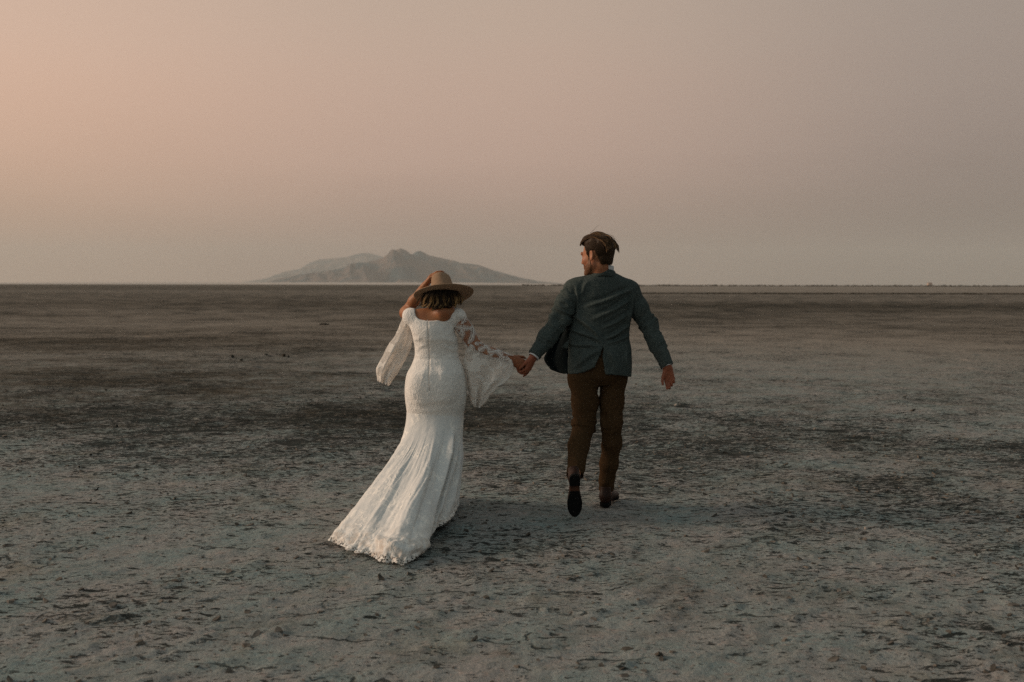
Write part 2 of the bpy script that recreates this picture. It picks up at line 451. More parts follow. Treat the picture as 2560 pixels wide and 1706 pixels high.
SHOE = plain('dark_brown_leather', (0.034, 0.013, 0.007), (0.020, 0.008, 0.005), 40, 0.5, spec=0.18)
SOLE = plain('black_rubber', (0.006, 0.006, 0.006), (0.010, 0.009, 0.009), 50, 0.8, spec=0.05)
WAIST = plain('worn_sole_leather', (0.075, 0.028, 0.014), (0.04, 0.016, 0.009), 30, 0.6)
FELT = plain('tan_felt', (0.315, 0.205, 0.132), (0.27, 0.172, 0.11), 45, 0.95, 0.002, 0.1)
FELT_D = plain('tan_felt_ribbon', (0.27, 0.175, 0.11), None, 120, 0.7, 0.001)
BUTTON = plain('dark_horn', (0.012, 0.010, 0.009), rough=0.3)
SILVER = M('silver'); SILVER.color((0.8, 0.78, 0.74)); SILVER.b.inputs['Metallic'].default_value = 1.0; SILVER.rough(0.18); SILVER = SILVER.m
GLINT = M('clear_stone'); GLINT.color((0.9, 0.9, 0.9)); GLINT.rough(0.08); GLINT.b.inputs['Specular IOR Level'].default_value = 1.0; GLINT = GLINT.m

def lace_pattern(m, v, s):
    """fine corded lace: small warped meshes, and vine-like cords wandering over them"""
    wv = m.n('ShaderNodeVectorMath'); wv.operation = 'MULTIPLY_ADD'
    nt = m.n('ShaderNodeTexNoise'); m.set(nt.inputs['Vector'], v); nt.inputs['Scale'].default_value = 16 * s; nt.inputs['Detail'].default_value = 3
    m.set(wv.inputs[0], nt.outputs['Color']); wv.inputs[1].default_value = (0.06, 0.06, 0.06); m.set(wv.inputs[2], v)
    e = m.vor(wv.outputs[0], 75 * s, 'F1'); r1 = m.rng(e, 0.15, 0.6, 1.0, 0.0)
    n1 = m.noise(wv.outputs[0], 24 * s, 2, 0.5, 0.6); cord = m.rng(m.math('ABSOLUTE', m.math('SUBTRACT', n1, 0.5)), 0.012, 0.05, 1.0, 0.0)
    return m.math('MAXIMUM', m.math('MULTIPLY', r1, 0.75), cord)
def lace_fabric(name, col, dark, s=1.0, bumpd=0.004):
    m = M(name); v = m.coord()
    p = lace_pattern(m, v, s); g = m.noise(v, 150, 3)
    c = m.mix(m.math('MULTIPLY', p, 0.9), dark, col)
    c = m.mix(m.rng(m.noise(v, 7, 4), 0.35, 0.7, 0.0, 0.3), c, tuple(a * 0.9 for a in dark))
    m.color(c); m.rough(0.8); m.b.inputs['Sheen Weight'].default_value = 0.15
    m.normal(m.bump(m.math('ADD', p, m.math('MULTIPLY', g, 0.7)), bumpd, 0.55)); return m.m
LACE = lace_fabric('ivory_lace', (0.86, 0.815, 0.76), (0.74, 0.70, 0.655), 0.8)
def skirt_mat():
    m = M('ivory_lace_over_satin'); v = m.coord()
    p = lace_pattern(m, v, 0.5)
    hem = m.attr('hem')
    dens = m.rng(m.noise(m.coord('Object', (1, 1, 0.7)), 6.5, 3, 0.5, 0.4), 0.44, 0.60)          # where the lace motifs lie
    d2 = m.math('MAXIMUM', dens, m.rng(hem, 0.75, 0.97))
    lac = m.math('MULTIPLY', p, d2)
    c = m.mix(lac, (0.67, 0.655, 0.63), (0.87, 0.82, 0.755))
    dust = m.math('MULTIPLY', m.rng(hem, 0.78, 1.0), m.rng(m.noise(v, 18, 5, 0.7), 0.40, 0.66))
    c = m.mix(m.math('MULTIPLY', dust, 0.8), c, (0.46, 0.36, 0.28))                  # hem dusted by the ground
    m.color(c); m.rough(0.7); m.b.inputs['Sheen Weight'].default_value = 0.15
    h = m.math('ADD', m.math('MULTIPLY', lac, 0.6), m.math('MULTIPLY', m.noise(m.coord('Object', (1, 1, 0.35)), 34, 4), 1.0))
    m.normal(m.bump(h, 0.0055, 0.6))
    # the last centimetres of the hem are open lace
    hole = m.math('MULTIPLY', m.rng(hem, 0.962, 0.985), m.rng(m.noise(v, 75, 2, 0.5, 0.5), 0.50, 0.56))
    tp = m.n('ShaderNodeBsdfTransparent'); b = m.n('ShaderNodeMixShader'); m.set(b.inputs[0], hole)
    m.t.links.new(m.b.outputs[0], b.inputs[1]); m.t.links.new(tp.outputs[0], b.inputs[2]); m.t.links.new(b.outputs[0], m.out.inputs[0])
    return m.m
SKIRT = skirt_mat()
def sheer_mat(name, base_op, use_attr):
    m = M(name); v = m.coord()
    p = lace_pattern(m, v, 0.75)
    motif = m.attr('lace') if use_attr else m.math('MAXIMUM', m.rng(m.noise(v, 15, 3, 0.5, 0.8), 0.52, 0.57), m.rng(m.math('ABSOLUTE', m.math('SUBTRACT', m.noise(v, 9, 2, 0.5, 1.2), 0.5)), 0.008, 0.022, 1.0, 0.0))
    op = m.math('MAXIMUM', base_op, m.math('MULTIPLY', motif, m.rng(m.noise(v, 230, 2), 0.25, 0.5, 0.85, 1.0)))
    if not use_attr: op = m.math('MAXIMUM', op, m.math('MULTIPLY', m.rng(m.attr('hem'), 0.80, 0.98), m.rng(p, 0, 1, 0.55, 0.95)))
    m.color((0.86, 0.82, 0.77)); m.rough(0.8)
    m.normal(m.bump(m.math('ADD', motif, m.noise(v, 120, 3)), 0.004, 0.6))
    tr = m.n('ShaderNodeBsdfTranslucent'); tr.inputs[0].default_value = (0.8, 0.75, 0.7, 1)
    a = m.n('ShaderNodeMixShader'); a.inputs[0].default_value = 0.35
    m.t.links.new(m.b.outputs[0], a.inputs[1]); m.t.links.new(tr.outputs[0], a.inputs[2])
    tp = m.n('ShaderNodeBsdfTransparent'); b = m.n('ShaderNodeMixShader'); m.set(b.inputs[0], op)
    m.t.links.new(tp.outputs[0], b.inputs[1]); m.t.links.new(a.outputs[0], b.inputs[2]); m.t.links.new(b.outputs[0], m.out.inputs[0])
    return m.m
SHEER = sheer_mat('sheer_tulle_with_lace', 0.36, False)
SLEEVE_LACE = sheer_mat('open_lace_on_net', 0.08, True)
# ------------------------------------------------------------------ the playa
def patches(x, y):
    """darkness (damp crust) of the ground and density of loose flecks, both functions of where on the plain one stands"""
    r = np.sqrt(x * x + y * y) + 1e-6
    b = 0.5 + 0.55 * fbm2(x / 2.1 + 3.3, y / 2.6 + 9.1, 5, 5)
    far = 0.5 + 0.9 * fbm2(x / 130 + 1.7, y / 26 + 4.2, 15, 4)
    mid = 0.5 + 0.8 * fbm2(x / 16 + 7.7, y / 5.2 + 2.2, 25, 4)
    w = sstep(9, 24, r); w2 = sstep(35, 80, r)
    d = b * (1 - w) * 0.42 + (0.12 + 0.62 * mid) * w * (1 - w2) * 0.75 + (0.24 + 0.42 * far) * w2 * 0.72 + 0.02
    g = lambda cx, cy, sx_, sy_, rot=0.0: np.exp(-((((x - cx) * math.cos(rot) + (y - cy) * math.sin(rot)) / sx_) ** 2 + ((-(x - cx) * math.sin(rot) + (y - cy) * math.cos(rot)) / sy_) ** 2))
    n = 1 + 0.45 * fbm2(x / 1.3, y / 1.3, 31, 3)
    d += n * (0.34 * g(-5.2, 14.8, 7.5, 5.0, -0.15) + 0.30 * g(-1.6, 11.2, 1.9, 1.4) + 0.22 * g(-0.3, 9.8, 1.2, 0.9) + 0.22 * g(-9, 23, 8, 7))
    d += n * (0.18 * g(3.6, 12.2, 3.0, 0.9, 0.05) + 0.08 * g(2.8, 9.2, 2.2, 1.2) + 0.08 * g(3.6, 7.2, 1.6, 1.0))
    d += 0.12 * g(14, 62, 26, 20) + 0.08 * g(26, 60, 20, 14) + 0.20 * g(-20, 90, 60, 40)
    d -= n * (0.22 * g(-3.0, 5.4, 2.2, 2.2) + 0.35 * g(6.5, 19.5, 6.5, 5.0) + 0.22 * g(-4.5, 8.2, 2.6, 1.4) + 0.15 * g(0.5, 16, 3, 3))
    right = sstep(-0.02, 0.10, x / np.maximum(y, 1))
    d -= 0.50 * right * sstep(185, 215, y) * sstep(0, 1, y)
    d += 0.25 * (1 - right) * sstep(140, 420, y) + 0.15 * sstep(20, 45, r) * (1 - 0.75 * right * (1 - sstep(34, 50, y)))
    fl = 0.34 + 0.30 * fbm2(x / 0.9 + 5, y / 0.9, 41, 3)
    fl += 0.12 * g(3.2, 8.2, 3.0, 2.4) + 0.10 * g(2.2, 6.4, 1.5, 0.9) + 0.3 * g(-2.2, 10.5, 4.5, 2.2) + 0.15 * g(-2.6, 7.5, 2, 1.5) - 0.08 * g(0.0, 4.0, 3, 0.9)
    return np.clip(d, 0, 1.2), np.clip(fl, 0, 1)

def ground_height(x, y):
    r = np.sqrt(x * x + y * y)
    near = 1 - sstep(18, 45, r)
    c_, s_ = math.cos(0.62), math.sin(0.62); xa, ya = x * c_ + y * s_, -x * s_ + y * c_
    a = fbm2(xa / 0.9, ya / 0.45, 51, 4) * 0.011
    rid = 1 - np.abs(fbm2(xa / 0.42 + 9, ya / 0.17, 61, 4)); a += 0.009 * sstep(0.70, 1.0, rid)
    lump = fbm2(xa / 0.09, ya / 0.05, 71, 4); _, fl = patches(x, y)
    a += 0.010 * sstep(0.10, 0.5, lump + (fl - 0.5) * 0.5)
    # nothing pokes up where people stand
    return (a - 0.017) * near

def make_ground():
    rr = [0.4]
    while rr[-1] < 11500:
        r = rr[-1]
        k = 0.10 if r < 2.6 else 0.0048 if r < 13 else 0.009 if r < 40 else 0.05
        rr.append(r * (1 + k))
    rr = np.array(rr)
    fine = np.radians(np.arange(-46, 46.001, 0.20)); coarse = np.radians(np.arange(46, 314, 6.0)[1:])
    th = np.concatenate([fine, coarse]); nu, nv = len(rr), len(th)
    R, T = np.meshgrid(rr, th, indexing='ij')
    X, Y = R * np.sin(T), R * np.cos(T)
    jit = 0.35 * rng.standard_normal(R.shape) * 0.0035 * R * (R < 40)
    X = X + jit * np.cos(T); Y = Y - jit * np.sin(T)
    Z = ground_height(X, Y)
    V = np.stack([X, Y, Z], -1).reshape(-1, 3)
    F = grid_faces(nu, nv, True)[:, ::-1]
    c = len(V); V = np.concatenate([V, [[0, 0, -0.017]]])
    tri = np.array([[c, (j + 1) % nv, j, j] for j in range(nv)])
    m = M('dry_salt_mud'); v = m.coord()
    dark, fl = m.attr('dark'), m.attr('fleck')
    base = m.mix(m.rng(m.noise(v, 2.3, 5), 0.3, 0.7), (0.345, 0.325, 0.310), (0.242, 0.308, 0.300))
    base = m.mix(m.rng(m.noise(v, 60, 5, 0.75), 0.30, 0.70, 0.0, 0.75), base, (0.190, 0.186, 0.172))
    base = m.mix(m.rng(m.noise(v, 19, 5, 0.7), 0.52, 0.70, 0.0, 0.55), base, (0.34, 0.255, 0.225))
    base = m.mix(m.rng(m.noise(v, 7.0, 5, 0.65), 0.48, 0.70, 0.0, 0.6), base, (0.175, 0.195, 0.180))
    dmod = m.math('ADD', dark, m.math('ADD', m.math('MULTIPLY', m.math('SUBTRACT', m.noise(v, 3.2, 8, 0.8), 0.5), 1.8), m.math('MULTIPLY', m.math('SUBTRACT', m.noise(m.coord('Object', (0.6, 1, 1)), 0.6, 11, 0.80), 0.5), 2.0)))
    base = m.mix(m.rng(m.noise(v, 1.7, 5, 0.65), 0.56, 0.72, 0.0, 0.6), base, (0.232, 0.212, 0.168))
    rad_ = m.n('ShaderNodeVectorMath'); rad_.operation = 'LENGTH'; m.set(rad_.inputs[0], v)
    base = m.mix(m.math('MULTIPLY', m.rng(rad_.outputs['Value'], 9, 30), 0.85), base, m.mix(m.noise(v, 0.5, 5), (0.29, 0.235, 0.192), (0.24, 0.205, 0.17)))     # drier, browner crust farther out
    base = m.mix(m.rng(dmod, 0.15, 1.05), base, (0.085, 0.070, 0.052))
    # flakes, scarps and holes of the crust: dark mud and its teal shade painted as specks along the ripples
    def turned(ang, sc):
        mp_ = m.n('ShaderNodeMapping'); mp_.inputs['Rotation'].default_value = (0, 0, ang); mp_.inputs['Scale'].default_value = sc
        m.t.links.new(v, mp_.inputs[0]); return mp_.outputs[0]
    s1 = m.noise(turned(-0.66, (0.42, 1.15, 1)), 19, 6, 0.68, 0.25); s2 = m.noise(turned(-0.50, (0.5, 1.1, 1)), 46, 5, 0.64); s3 = m.noise(turned(-0.45, (0.42, 1.0, 1)), 4.6, 6, 0.70, 0.2)
    th1 = m.math('SUBTRACT', 0.668, m.math('MULTIPLY', m.math('ADD', fl, m.math('MULTIPLY', dark, 0.25)), 0.22))
    k1 = m.rng(m.math('SUBTRACT', s1, th1), 0.0, 0.06)
    k2 = m.math('MULTIPLY', m.rng(m.math('SUBTRACT', s2, m.math('ADD', th1, -0.005)), 0.0, 0.05), 0.9)
    k3 = m.math('MULTIPLY', m.rng(m.math('SUBTRACT', s3, m.math('ADD', th1, 0.02)), 0.0, 0.07), m.attr('mid'))
    k1 = m.math('MAXIMUM', k1, k3)
    # shrinkage cracks, long and broken
    wv = m.n('ShaderNodeVectorMath'); wv.operation = 'MULTIPLY_ADD'; nt = m.n('ShaderNodeTexNoise'); m.set(nt.inputs['Vector'], v); nt.inputs['Scale'].default_value = 5.0; nt.inputs['Detail'].default_value = 5
    m.set(wv.inputs[0], nt.outputs['Color']); wv.inputs[1].default_value = (0.30, 0.30, 0.30); m.set(wv.inputs[2], turned(-0.62, (0.42, 1.0, 1)))
    e = m.vor(wv.outputs[0], 2.0, 'DISTANCE_TO_EDGE')
    ck = m.math('MULTIPLY', m.rng(e, 0.004, 0.024, 1.0, 0.0), m.rng(m.noise(turned(-0.62, (0.5, 1.4, 1)), 3.6, 4, 0.7), 0.50, 0.60))
    spot = m.math('MAXIMUM', m.math('MAXIMUM', k1, k2), m.math('MULTIPLY', ck, 0.85))
    col = m.mix(m.math('MULTIPLY', spot, 0.93), base, (0.019, 0.022, 0.020))
    m.color(col); m.rough(0.92); m.b.inputs['Specular IOR Level'].default_value = 0.03
    hgt = m.math('SUBTRACT', m.math('ADD', m.math('MULTIPLY', m.noise(v, 30, 6, 0.7), 0.9), m.math('MULTIPLY', m.noise(v, 8, 4), 0.8)), m.math('MULTIPLY', spot, 0.9))
    m.normal(m.bump(hgt, 0.022, 0.9))
    ob = mesh_obj('ground', V, np.concatenate([F, tri]), m.m)
    d, f = patches(V[:, 0], V[:, 1]); attr(ob, 'dark', d); attr(ob, 'fleck', f); rr_ = np.hypot(V[:, 0], V[:, 1]); attr(ob, 'mid', sstep(6, 10, rr_))
    ob['kind'] = 'structure'
    return ob
ground = make_ground()

# loose chips of curled mud: past counting
def make_chips():
    V, F = [], []; o = 0; N = 60000
    ys = 3.0 + 13.0 * rng.random(N) ** 1.5; xs = (rng.random(N) - 0.5) * 1.25 * ys
    d, f = patches(xs, ys); keep = rng.random(N) < 0.12 + 1.1 * np.maximum(f - 0.25, 0)
    xs, ys = xs[keep][:4500], ys[keep][:4500]; zs = ground_height(xs, ys)
    for x, y, z0 in zip(xs, ys, zs):
        k = 6; s = (0.005 + 0.014 * rng.random() ** 3) * (1 if rng.random() < 0.985 else 1.7); h = s * (0.18 + 0.25 * rng.random())
        a0 = rng.random() * 6.28; rad = s * (0.55 + 0.6 * rng.random(k)); an = a0 + np.arange(k) * 2 * np.pi / k
        st = 1.0 + 1.1 * rng.random(); ca, sa = math.cos(a0), math.sin(a0)
        px = rad * np.cos(an) * st; py = rad * np.sin(an); qx, qy = px * ca - py * sa, px * sa + py * ca
        tx, ty = rng.normal(0, 0.28, 2)
        zt = qx * tx + qy * ty
        bot = np.stack([x + qx, y + qy, z0 + zt - 0.006], 1); top = np.stack([x + qx * 0.86, y + qy * 0.86, z0 + zt + h], 1)
        cc = np.array([[x, y, z0 + h * 0.85]])
        V.append(np.concatenate([bot, top, cc]))
        for i in range(k):
            j = (i + 1) % k; F.append((o + i, o + j, o + k + j, o + k + i)); F.append((o + k + i, o + k + j, o + 2 * k, o + 2 * k))
        o += 2 * k + 1
    V = np.concatenate(V)
    m = M('curled_mud'); v = m.coord()
    m.color(m.mix(m.rng(m.noise(v, 9, 4), 0.35, 0.65), (0.055, 0.047, 0.038), (0.17, 0.145, 0.122))); m.rough(0.95)
    ob = mesh_obj('mud_flakes', V, [tuple(dict.fromkeys(f)) for f in F], m.m, smooth=False)
    ob['kind'] = 'stuff'; tag(ob, 'loose curled flakes of dried mud strewn over the flat', 'mud flakes')
make_chips()

# ------------------------------------------------------------------ clods lying out on the flat
CLOD_D = plain('dark_wet_clod', (0.026, 0.026, 0.022), (0.045, 0.039, 0.030), 30, 0.9, 0.01)
CLOD_B = plain('brown_clod', (0.05, 0.036, 0.022), (0.03, 0.022, 0.015), 30, 0.9, 0.01)
CLOD_P = plain('pale_salt_lump', (0.45, 0.37, 0.31), (0.36, 0.30, 0.26), 30, 0.9, 0.01)
def clod(px, w, h, mat, label, group=None, seed=0):
    """w, h in photo pixels"""
    p = G(px); s = p[1] / F_PX; a, b = w * s / 2 * 0.85, h * s * 0.85
    F = Field((-a * 1.6, -a * 1.5, -b * 0.5), (a * 1.6, a * 1.5, b * 1.4), max(a, b) / 14)
    F.ell((0, 0, b * 0.4), (a * 0.85, a * 0.75, b * 0.58), 0)
    r = np.random.default_rng(seed)
    for i in range(6):
        q = r.normal(0, 0.42, 3); F.ell((q[0] * a, q[1] * a, b * (0.35 + 0.3 * abs(q[2]))), np.array([a * 0.4, a * 0.35, b * 0.34]) * (0.7 + 0.5 * r.random()), a * 0.12)
    V, Fc = F.mesh(); N = vnormals(V, Fc); V = V + N * (fbm3(V[:, 0] / a * 2.2, V[:, 1] / a * 2.2, V[:, 2] / a * 2.2, seed, 3) * a * 0.22)[:, None]
    z0 = float(ground_height(p[:1], p[1:2])[0])
    ob = mesh_obj('mud_clod', V, Fc, mat); ob.location = (p[0], p[1], z0 - b * 0.12)
    tag(ob, label, 'clod', group)
GC = 'mud clods lying on the flat'
clod(crop(520, 840, 9.8)(600, 530), 12, 9.5, CLOD_D, 'largest black mud clod, farthest left of the dark clods on the left mid flat', GC, 1)
clod(crop(520, 840, 9.8)(815, 605), 9, 6.5, CLOD_D, 'small black clod just right of and below the largest black clod', GC, 2)
clod(crop(520, 840, 9.8)(1430, 468), 13, 4.5, CLOD_D, 'low flat dark clod between two pairs of clods', GC, 3)
clod(crop(520, 840, 9.8)(1865, 500), 11, 10, CLOD_B, 'tall brown clod at the right end of the clods on the left flat', GC, 4)
clod(crop(520, 840, 9.8)(1970, 525), 8, 8, CLOD_D, 'small dark clod touching the right side of the tall brown clod', GC, 5)
clod((291.5, 1066), 9, 9, CLOD_D, 'small pointed dark lump standing alone on the pale left foreground crust', GC, 6)
clod((812, 813), 30, 4.5, CLOD_B, 'long low dark mud ridge on the flat left of the hat', GC, 7)
clod(crop(1600, 1000, 4.706)(430, 62), 9, 8, CLOD_P, 'pale salt lump on the dark flat right of the man with the jacket', GC, 8)
clod(crop(1900, 1280, 3.565)(945, 125), 10, 8.5, CLOD_P, 'pale pinkish lump among dark flakes on the right foreground', GC, 9)

# ------------------------------------------------------------------ far scrub on the right horizon
def scrub(name, n, x0, x1, y0, y1, hmin, hmax, mat, label, wide):
    V, F = [], []; o = 0
    for i in range(n):
        u = rng.random(); x = x0 + (x1 - x0) * u; y = y0 + (y1 - y0) * rng.random(); h = hmin + (hmax - hmin) * rng.random() ** 2 * (0.55 + 0.45 * math.sin(x / x1 * 37 + 1) ** 2)
        w = h * wide * (0.6 + 0.9 * rng.random())
        k = 9
        for lev in range(3):           # a ragged mound of leaf clumps
            for j in range(k):
                a = rng.random() * 6.283; rr = w * (1 - lev * 0.3) * math.sqrt(rng.random()) * 0.5; zc = h * (0.15 + 0.3 * lev + 0.15 * rng.random())
                c = np.array([x + rr * math.cos(a), y + rr * math.sin(a), zc]); s = h * (0.16 + 0.14 * rng.random())
                q = rng.normal(0, 1, (4, 3)); q /= np.linalg.norm(q, axis=1, keepdims=True); q[:, 0] *= wide * 0.45
                V.append(c + q * s); F += [(o, o + 1, o + 2), (o, o + 2, o + 3), (o, o + 3, o + 1), (o + 1, o + 3, o + 2)]; o += 4
    V = np.concatenate(V); V[:, 2] = np.maximum(V[:, 2], -0.05)
    ob = mesh_obj(name, V, np.array(F), mat, smooth=False); ob['kind'] = 'stuff'; tag(ob, label, 'scrub')
SCRUB = plain('dry_scrub', (0.030, 0.026, 0.014), (0.055, 0.040, 0.022), 0.3, 0.9, 0)
SCRUB2 = plain('dead_saltbush', (0.026, 0.019, 0.009), (0.040, 0.030, 0.014), 0.5, 0.9, 0)
scrub('scrub', 1100, 12, 640, 1050, 1180, 0.9, 2.2, SCRUB, 'ragged dark line of scrub along the right horizon', 2.6)
scrub('low_scrub', 1900, 16, 98, 158, 174, 0.08, 0.20, SCRUB2, 'thin dark strip of low saltbush crossing the right side of the flat', 3.5)

# a tiny pale shed far off on that horizon
def shed():
    p = np.array([(2322 - 1280) / F_PX * 1240, 1240.0, 0.0])
    r = root_empty('shed', p, 'tiny pale shed far off on the right horizon behind the scrub line', 'shed')
    wall = plain('pale_painted_boards', (0.62, 0.46, 0.38), rough=0.8); roof = plain('rusty_sheet', (0.35, 0.25, 0.2), rough=0.7)
    a, b, h = 2.4, 2.0, 3.6
    V = np.array([(-a, -b, 0), (a, -b, 0), (a, b, 0), (-a, b, 0), (-a, -b, h), (a, -b, h), (a, b, h), (-a, b, h), (-a, 0, h + 1), (a, 0, h + 1)]) + p
    mesh_obj('wall', V, [(0, 1, 5, 4), (1, 2, 6, 9, 5), (2, 3, 7, 6), (3, 0, 4, 8, 7), (4, 5, 9, 8), (6, 7, 8, 9)], wall, r, False)
    V = np.array([(-a - .3, -b - .3, h - .15), (a + .3, -b - .3, h - .15), (a + .3, 0, h + 1.1), (-a - .3, 0, h + 1.1), (a + .3, b + .3, h - .15), (-a - .3, b + .3, h - .15)]) + p
    solidify(mesh_obj('roof', V, [(0, 1, 2, 3), (3, 2, 4, 5)], roof, r, False), 0.08, 1)
shed()

# ------------------------------------------------------------------ mountain and the pale shore below it
z7 = crop(600, 580, 2.6144)
def skyline(pts, Y):
    q = np.array([P(z7(*p), Y) for p in pts]); return q[:, 0], q[:, 2]
def mountain(name, ridges, x0, x1, y0, y1, nx, ny, mat):
    xs = np.linspace(x0, x1, nx); ys = np.linspace(y0, y1, ny); X, Y = np.meshgrid(xs, ys, indexing='ij')
    H = np.full(X.shape, -30.0)
    for pts, yr, front, back, rough in ridges:
        rx, rz = skyline(pts, yr); top = np.interp(X, rx, rz, left=-40, right=-40)
        wig = 110 * fbm2(X / 420, Y / 900 + 3, 91, 3)
        t = np.where(Y < yr, (yr - Y - wig * sstep(0, 300, yr - Y)) / front, (Y - yr) / back)
        base = np.clip(1 - np.clip(t, 0, None), 0, 1) ** 1.25
        gully = 1 - np.abs(fbm2(X / 210 + Y / 900, Y / 1100, 93, 4)); er = rough * (gully - 0.74) * 1.2 * np.clip(t, 0, 0.45) / 0.45
        h = top * base * (1 + er) + 3.0 * fbm2(X / 60, Y / 60, 95, 3) * (base > 0.02)
        h = np.minimum(h, top * (1 - 0.10 * np.clip(t, 0, 1) - 0.005))
        H = np.maximum(H, np.where(base > 0, h, -40))
    V = np.stack([X, Y, H], -1).reshape(-1, 3)
    ob = mesh_obj(name, V, grid_faces(nx, ny)[:, ::-1], mat); ob['kind'] = 'structure'; return ob
mm = M('mountain_rock_lit_and_shaded'); v = mm.coord()
mm.color(mm.mix(mm.rng(mm.noise(mm.coord('Object', (1, 1, 2)), 0.0035, 6), 0.40, 0.60), (0.130, 0.095, 0.083), (0.010, 0.043, 0.060))); mm.rough(1.0)  # warm lit and teal shaded slope tones painted into the rock by noise
R_MAIN = [(150, 338), (210, 322), (330, 292), (500, 270), (640, 245), (760, 213), (880, 188), (930, 172), (975, 150), (1015, 122), (1050, 107), (1085, 120), (1110, 142), (1150, 165), (1230, 200), (1380, 250), (1560, 290), (1750, 320), (1900, 338)]
R_RIGHT = [(900, 338), (1000, 240), (1090, 160), (1130, 150), (1165, 130), (1180, 124), (1205, 137), (1230, 152), (1290, 165), (1340, 176), (1400, 188), (1440, 203), (1500, 208), (1550, 213), (1620, 238), (1700, 264), (1780, 285), (1850, 302), (1950, 322), (2080, 334), (2160, 340)]
R_BACK = [(40, 338), (80, 325), (200, 300), (290, 262), (340, 252), (390, 246), (450, 207), (520, 181), (600, 175), (700, 166), (740, 152), (790, 141), (820, 138), (870, 145), (930, 163), (1000, 190), (1100, 230), (1300, 300), (1450, 338)]
mountain('mountain', [(R_MAIN, 8600, 1150, 900, 2.6), (R_RIGHT, 9300, 1300, 900, 2.2)], -2500, 1400, 7000, 10300, 420, 150, mm.m)
mountain('mountain', [(R_BACK, 15500, 1500, 1100, 1.2)], -4900, 1100, 13900, 16700, 300, 80, mm.m)
sh = M('salt_shore'); sh.color(sh.mix(sh.noise(sh.coord('Object', (0.2, 1, 1)), 0.004, 3), (0.52, 0.44, 0.38), (0.44, 0.38, 0.34))); sh.rough(0.95)
xs = np.linspace(-6500, 1500, 120); ys = np.linspace(4200, 7500, 24); X, Y = np.meshgrid(xs, ys, indexing='ij')
Zs = -1.5 + 17 * sstep(4200, 7500, Y) * (1 - 0.6 * sstep(-300, 500, X)) * (1 - 0.5 * sstep(-2600, -4200, X))
shore = mesh_obj('salt_shore', np.stack([X, Y, Zs], -1).reshape(-1, 3), grid_faces(120, 24)[:, ::-1], sh.m); shore['kind'] = 'structure'

# ------------------------------------------------------------------ smoke haze over the whole plain
def make_haze():
    lo, hi = np.array([-9500, -2500, -55.0]), np.array([9500, 17500, 640.0])
    V = np.array([[(lo, hi)[a][0], (lo, hi)[b][1], (lo, hi)[c_][2]] for a in (0, 1) for b in (0, 1) for c_ in (0, 1)])
    F = [(0, 1, 3, 2), (4, 6, 7, 5), (0, 4, 5, 1), (2, 3, 7, 6), (0, 2, 6, 4), (1, 5, 7, 3)]
    m = bpy.data.materials.new('dust_haze'); m.use_nodes = True; t = m.node_tree; t.nodes.clear()
    o = t.nodes.new('ShaderNodeOutputMaterial'); pv = t.nodes.new('ShaderNodeVolumePrincipled')
    pv.inputs['Color'].default_value = (0.77, 0.795, 0.78, 1); pv.inputs['Density'].default_value = HAZE; pv.inputs['Anisotropy'].default_value = 0.1
    t.links.new(pv.outputs[0], o.inputs['Volume'])
    ob = mesh_obj('haze', V, F, m, smooth=False); ob['kind'] = 'stuff'; tag(ob, 'pale smoky haze veiling the distant mountain', 'haze')
HAZE = 0.70 / 9000
make_haze()
# ------------------------------------------------------------------ figure helpers
def frame(fwd, up):
    f = unit(fwd); l = unit(np.cross(up, f)); u = np.cross(f, l); return np.array([f, l, u])
def head_sdf(F, c, R, s, female=False):
    """R rows: forward, left, up; c at eye level in the middle of the head"""
    q = lambda f, l, u: np.asarray(c) + s * (f * R[0] + l * R[1] + u * R[2])
    F.ell(q(-0.014, 0, 0.032), np.array([0.097, 0.077, 0.092]) * s, 0.02, R)
    F.ell(q(0.030, 0, -0.030), np.array([0.058, 0.060, 0.082]) * s, 0.025 * s, R)
    for l in (1, -1):
        F.cone(q(0.002, 0.052 * l, -0.060), q(0.066, 0.014 * l, -0.100), 0.022 * s, 0.019 * s, 0.02 * s)
        F.ell(q(0.058, 0.038 * l, -0.026), np.array([0.026, 0.024, 0.022]) * s, 0.02 * s, R)
        F.ell(q(0.094, 0.031 * l, 0.0), np.array([0.015, 0.018, 0.013]) * s, 0.012 * s, R, sub=True)
        F.ell(q(0.074, 0.031 * l, 0.0), np.array([0.013, 0.014, 0.013]) * s, 0.004 * s, R)
        F.cone(q(0.082, 0.042 * l, 0.021), q(0.089, 0.006 * l, 0.018), 0.010 * s, 0.010 * s, 0.012 * s)
        F.ell(q(0.099, 0.012 * l, -0.034), np.array([0.010, 0.008, 0.008]) * s, 0.006 * s, R)
        er = frame(R[0] * 0.86 + R[1] * l * -0.5, R[2] + R[0] * -0.18)
        F.ell(q(-0.014, 0.080 * l, -0.008), np.array([0.020, 0.009, 0.034]) * s, 0.006 * s, er)
        F.ell(q(-0.011, 0.0885 * l, -0.001), np.array([0.0115, 0.010, 0.021]) * s, 0.004 * s, er, sub=True)
    F.cone(q(0.090, 0, 0.010), q(0.108, 0, -0.029), 0.008 * s, 0.0105 * s, 0.014 * s)
    F.cone(q(0.088, 0.017, -0.058), q(0.088, -0.017, -0.058), 0.007 * s, 0.007 * s, 0.007 * s)
    F.cone(q(0.086, 0.016, -0.069), q(0.086, -0.016, -0.069), 0.008 * s, 0.008 * s, 0.007 * s)
    F.cone(q(0.072, 0.01, -0.102), q(0.072, -0.01, -0.102), 0.019 * s, 0.019 * s, 0.015 * s)
    return q
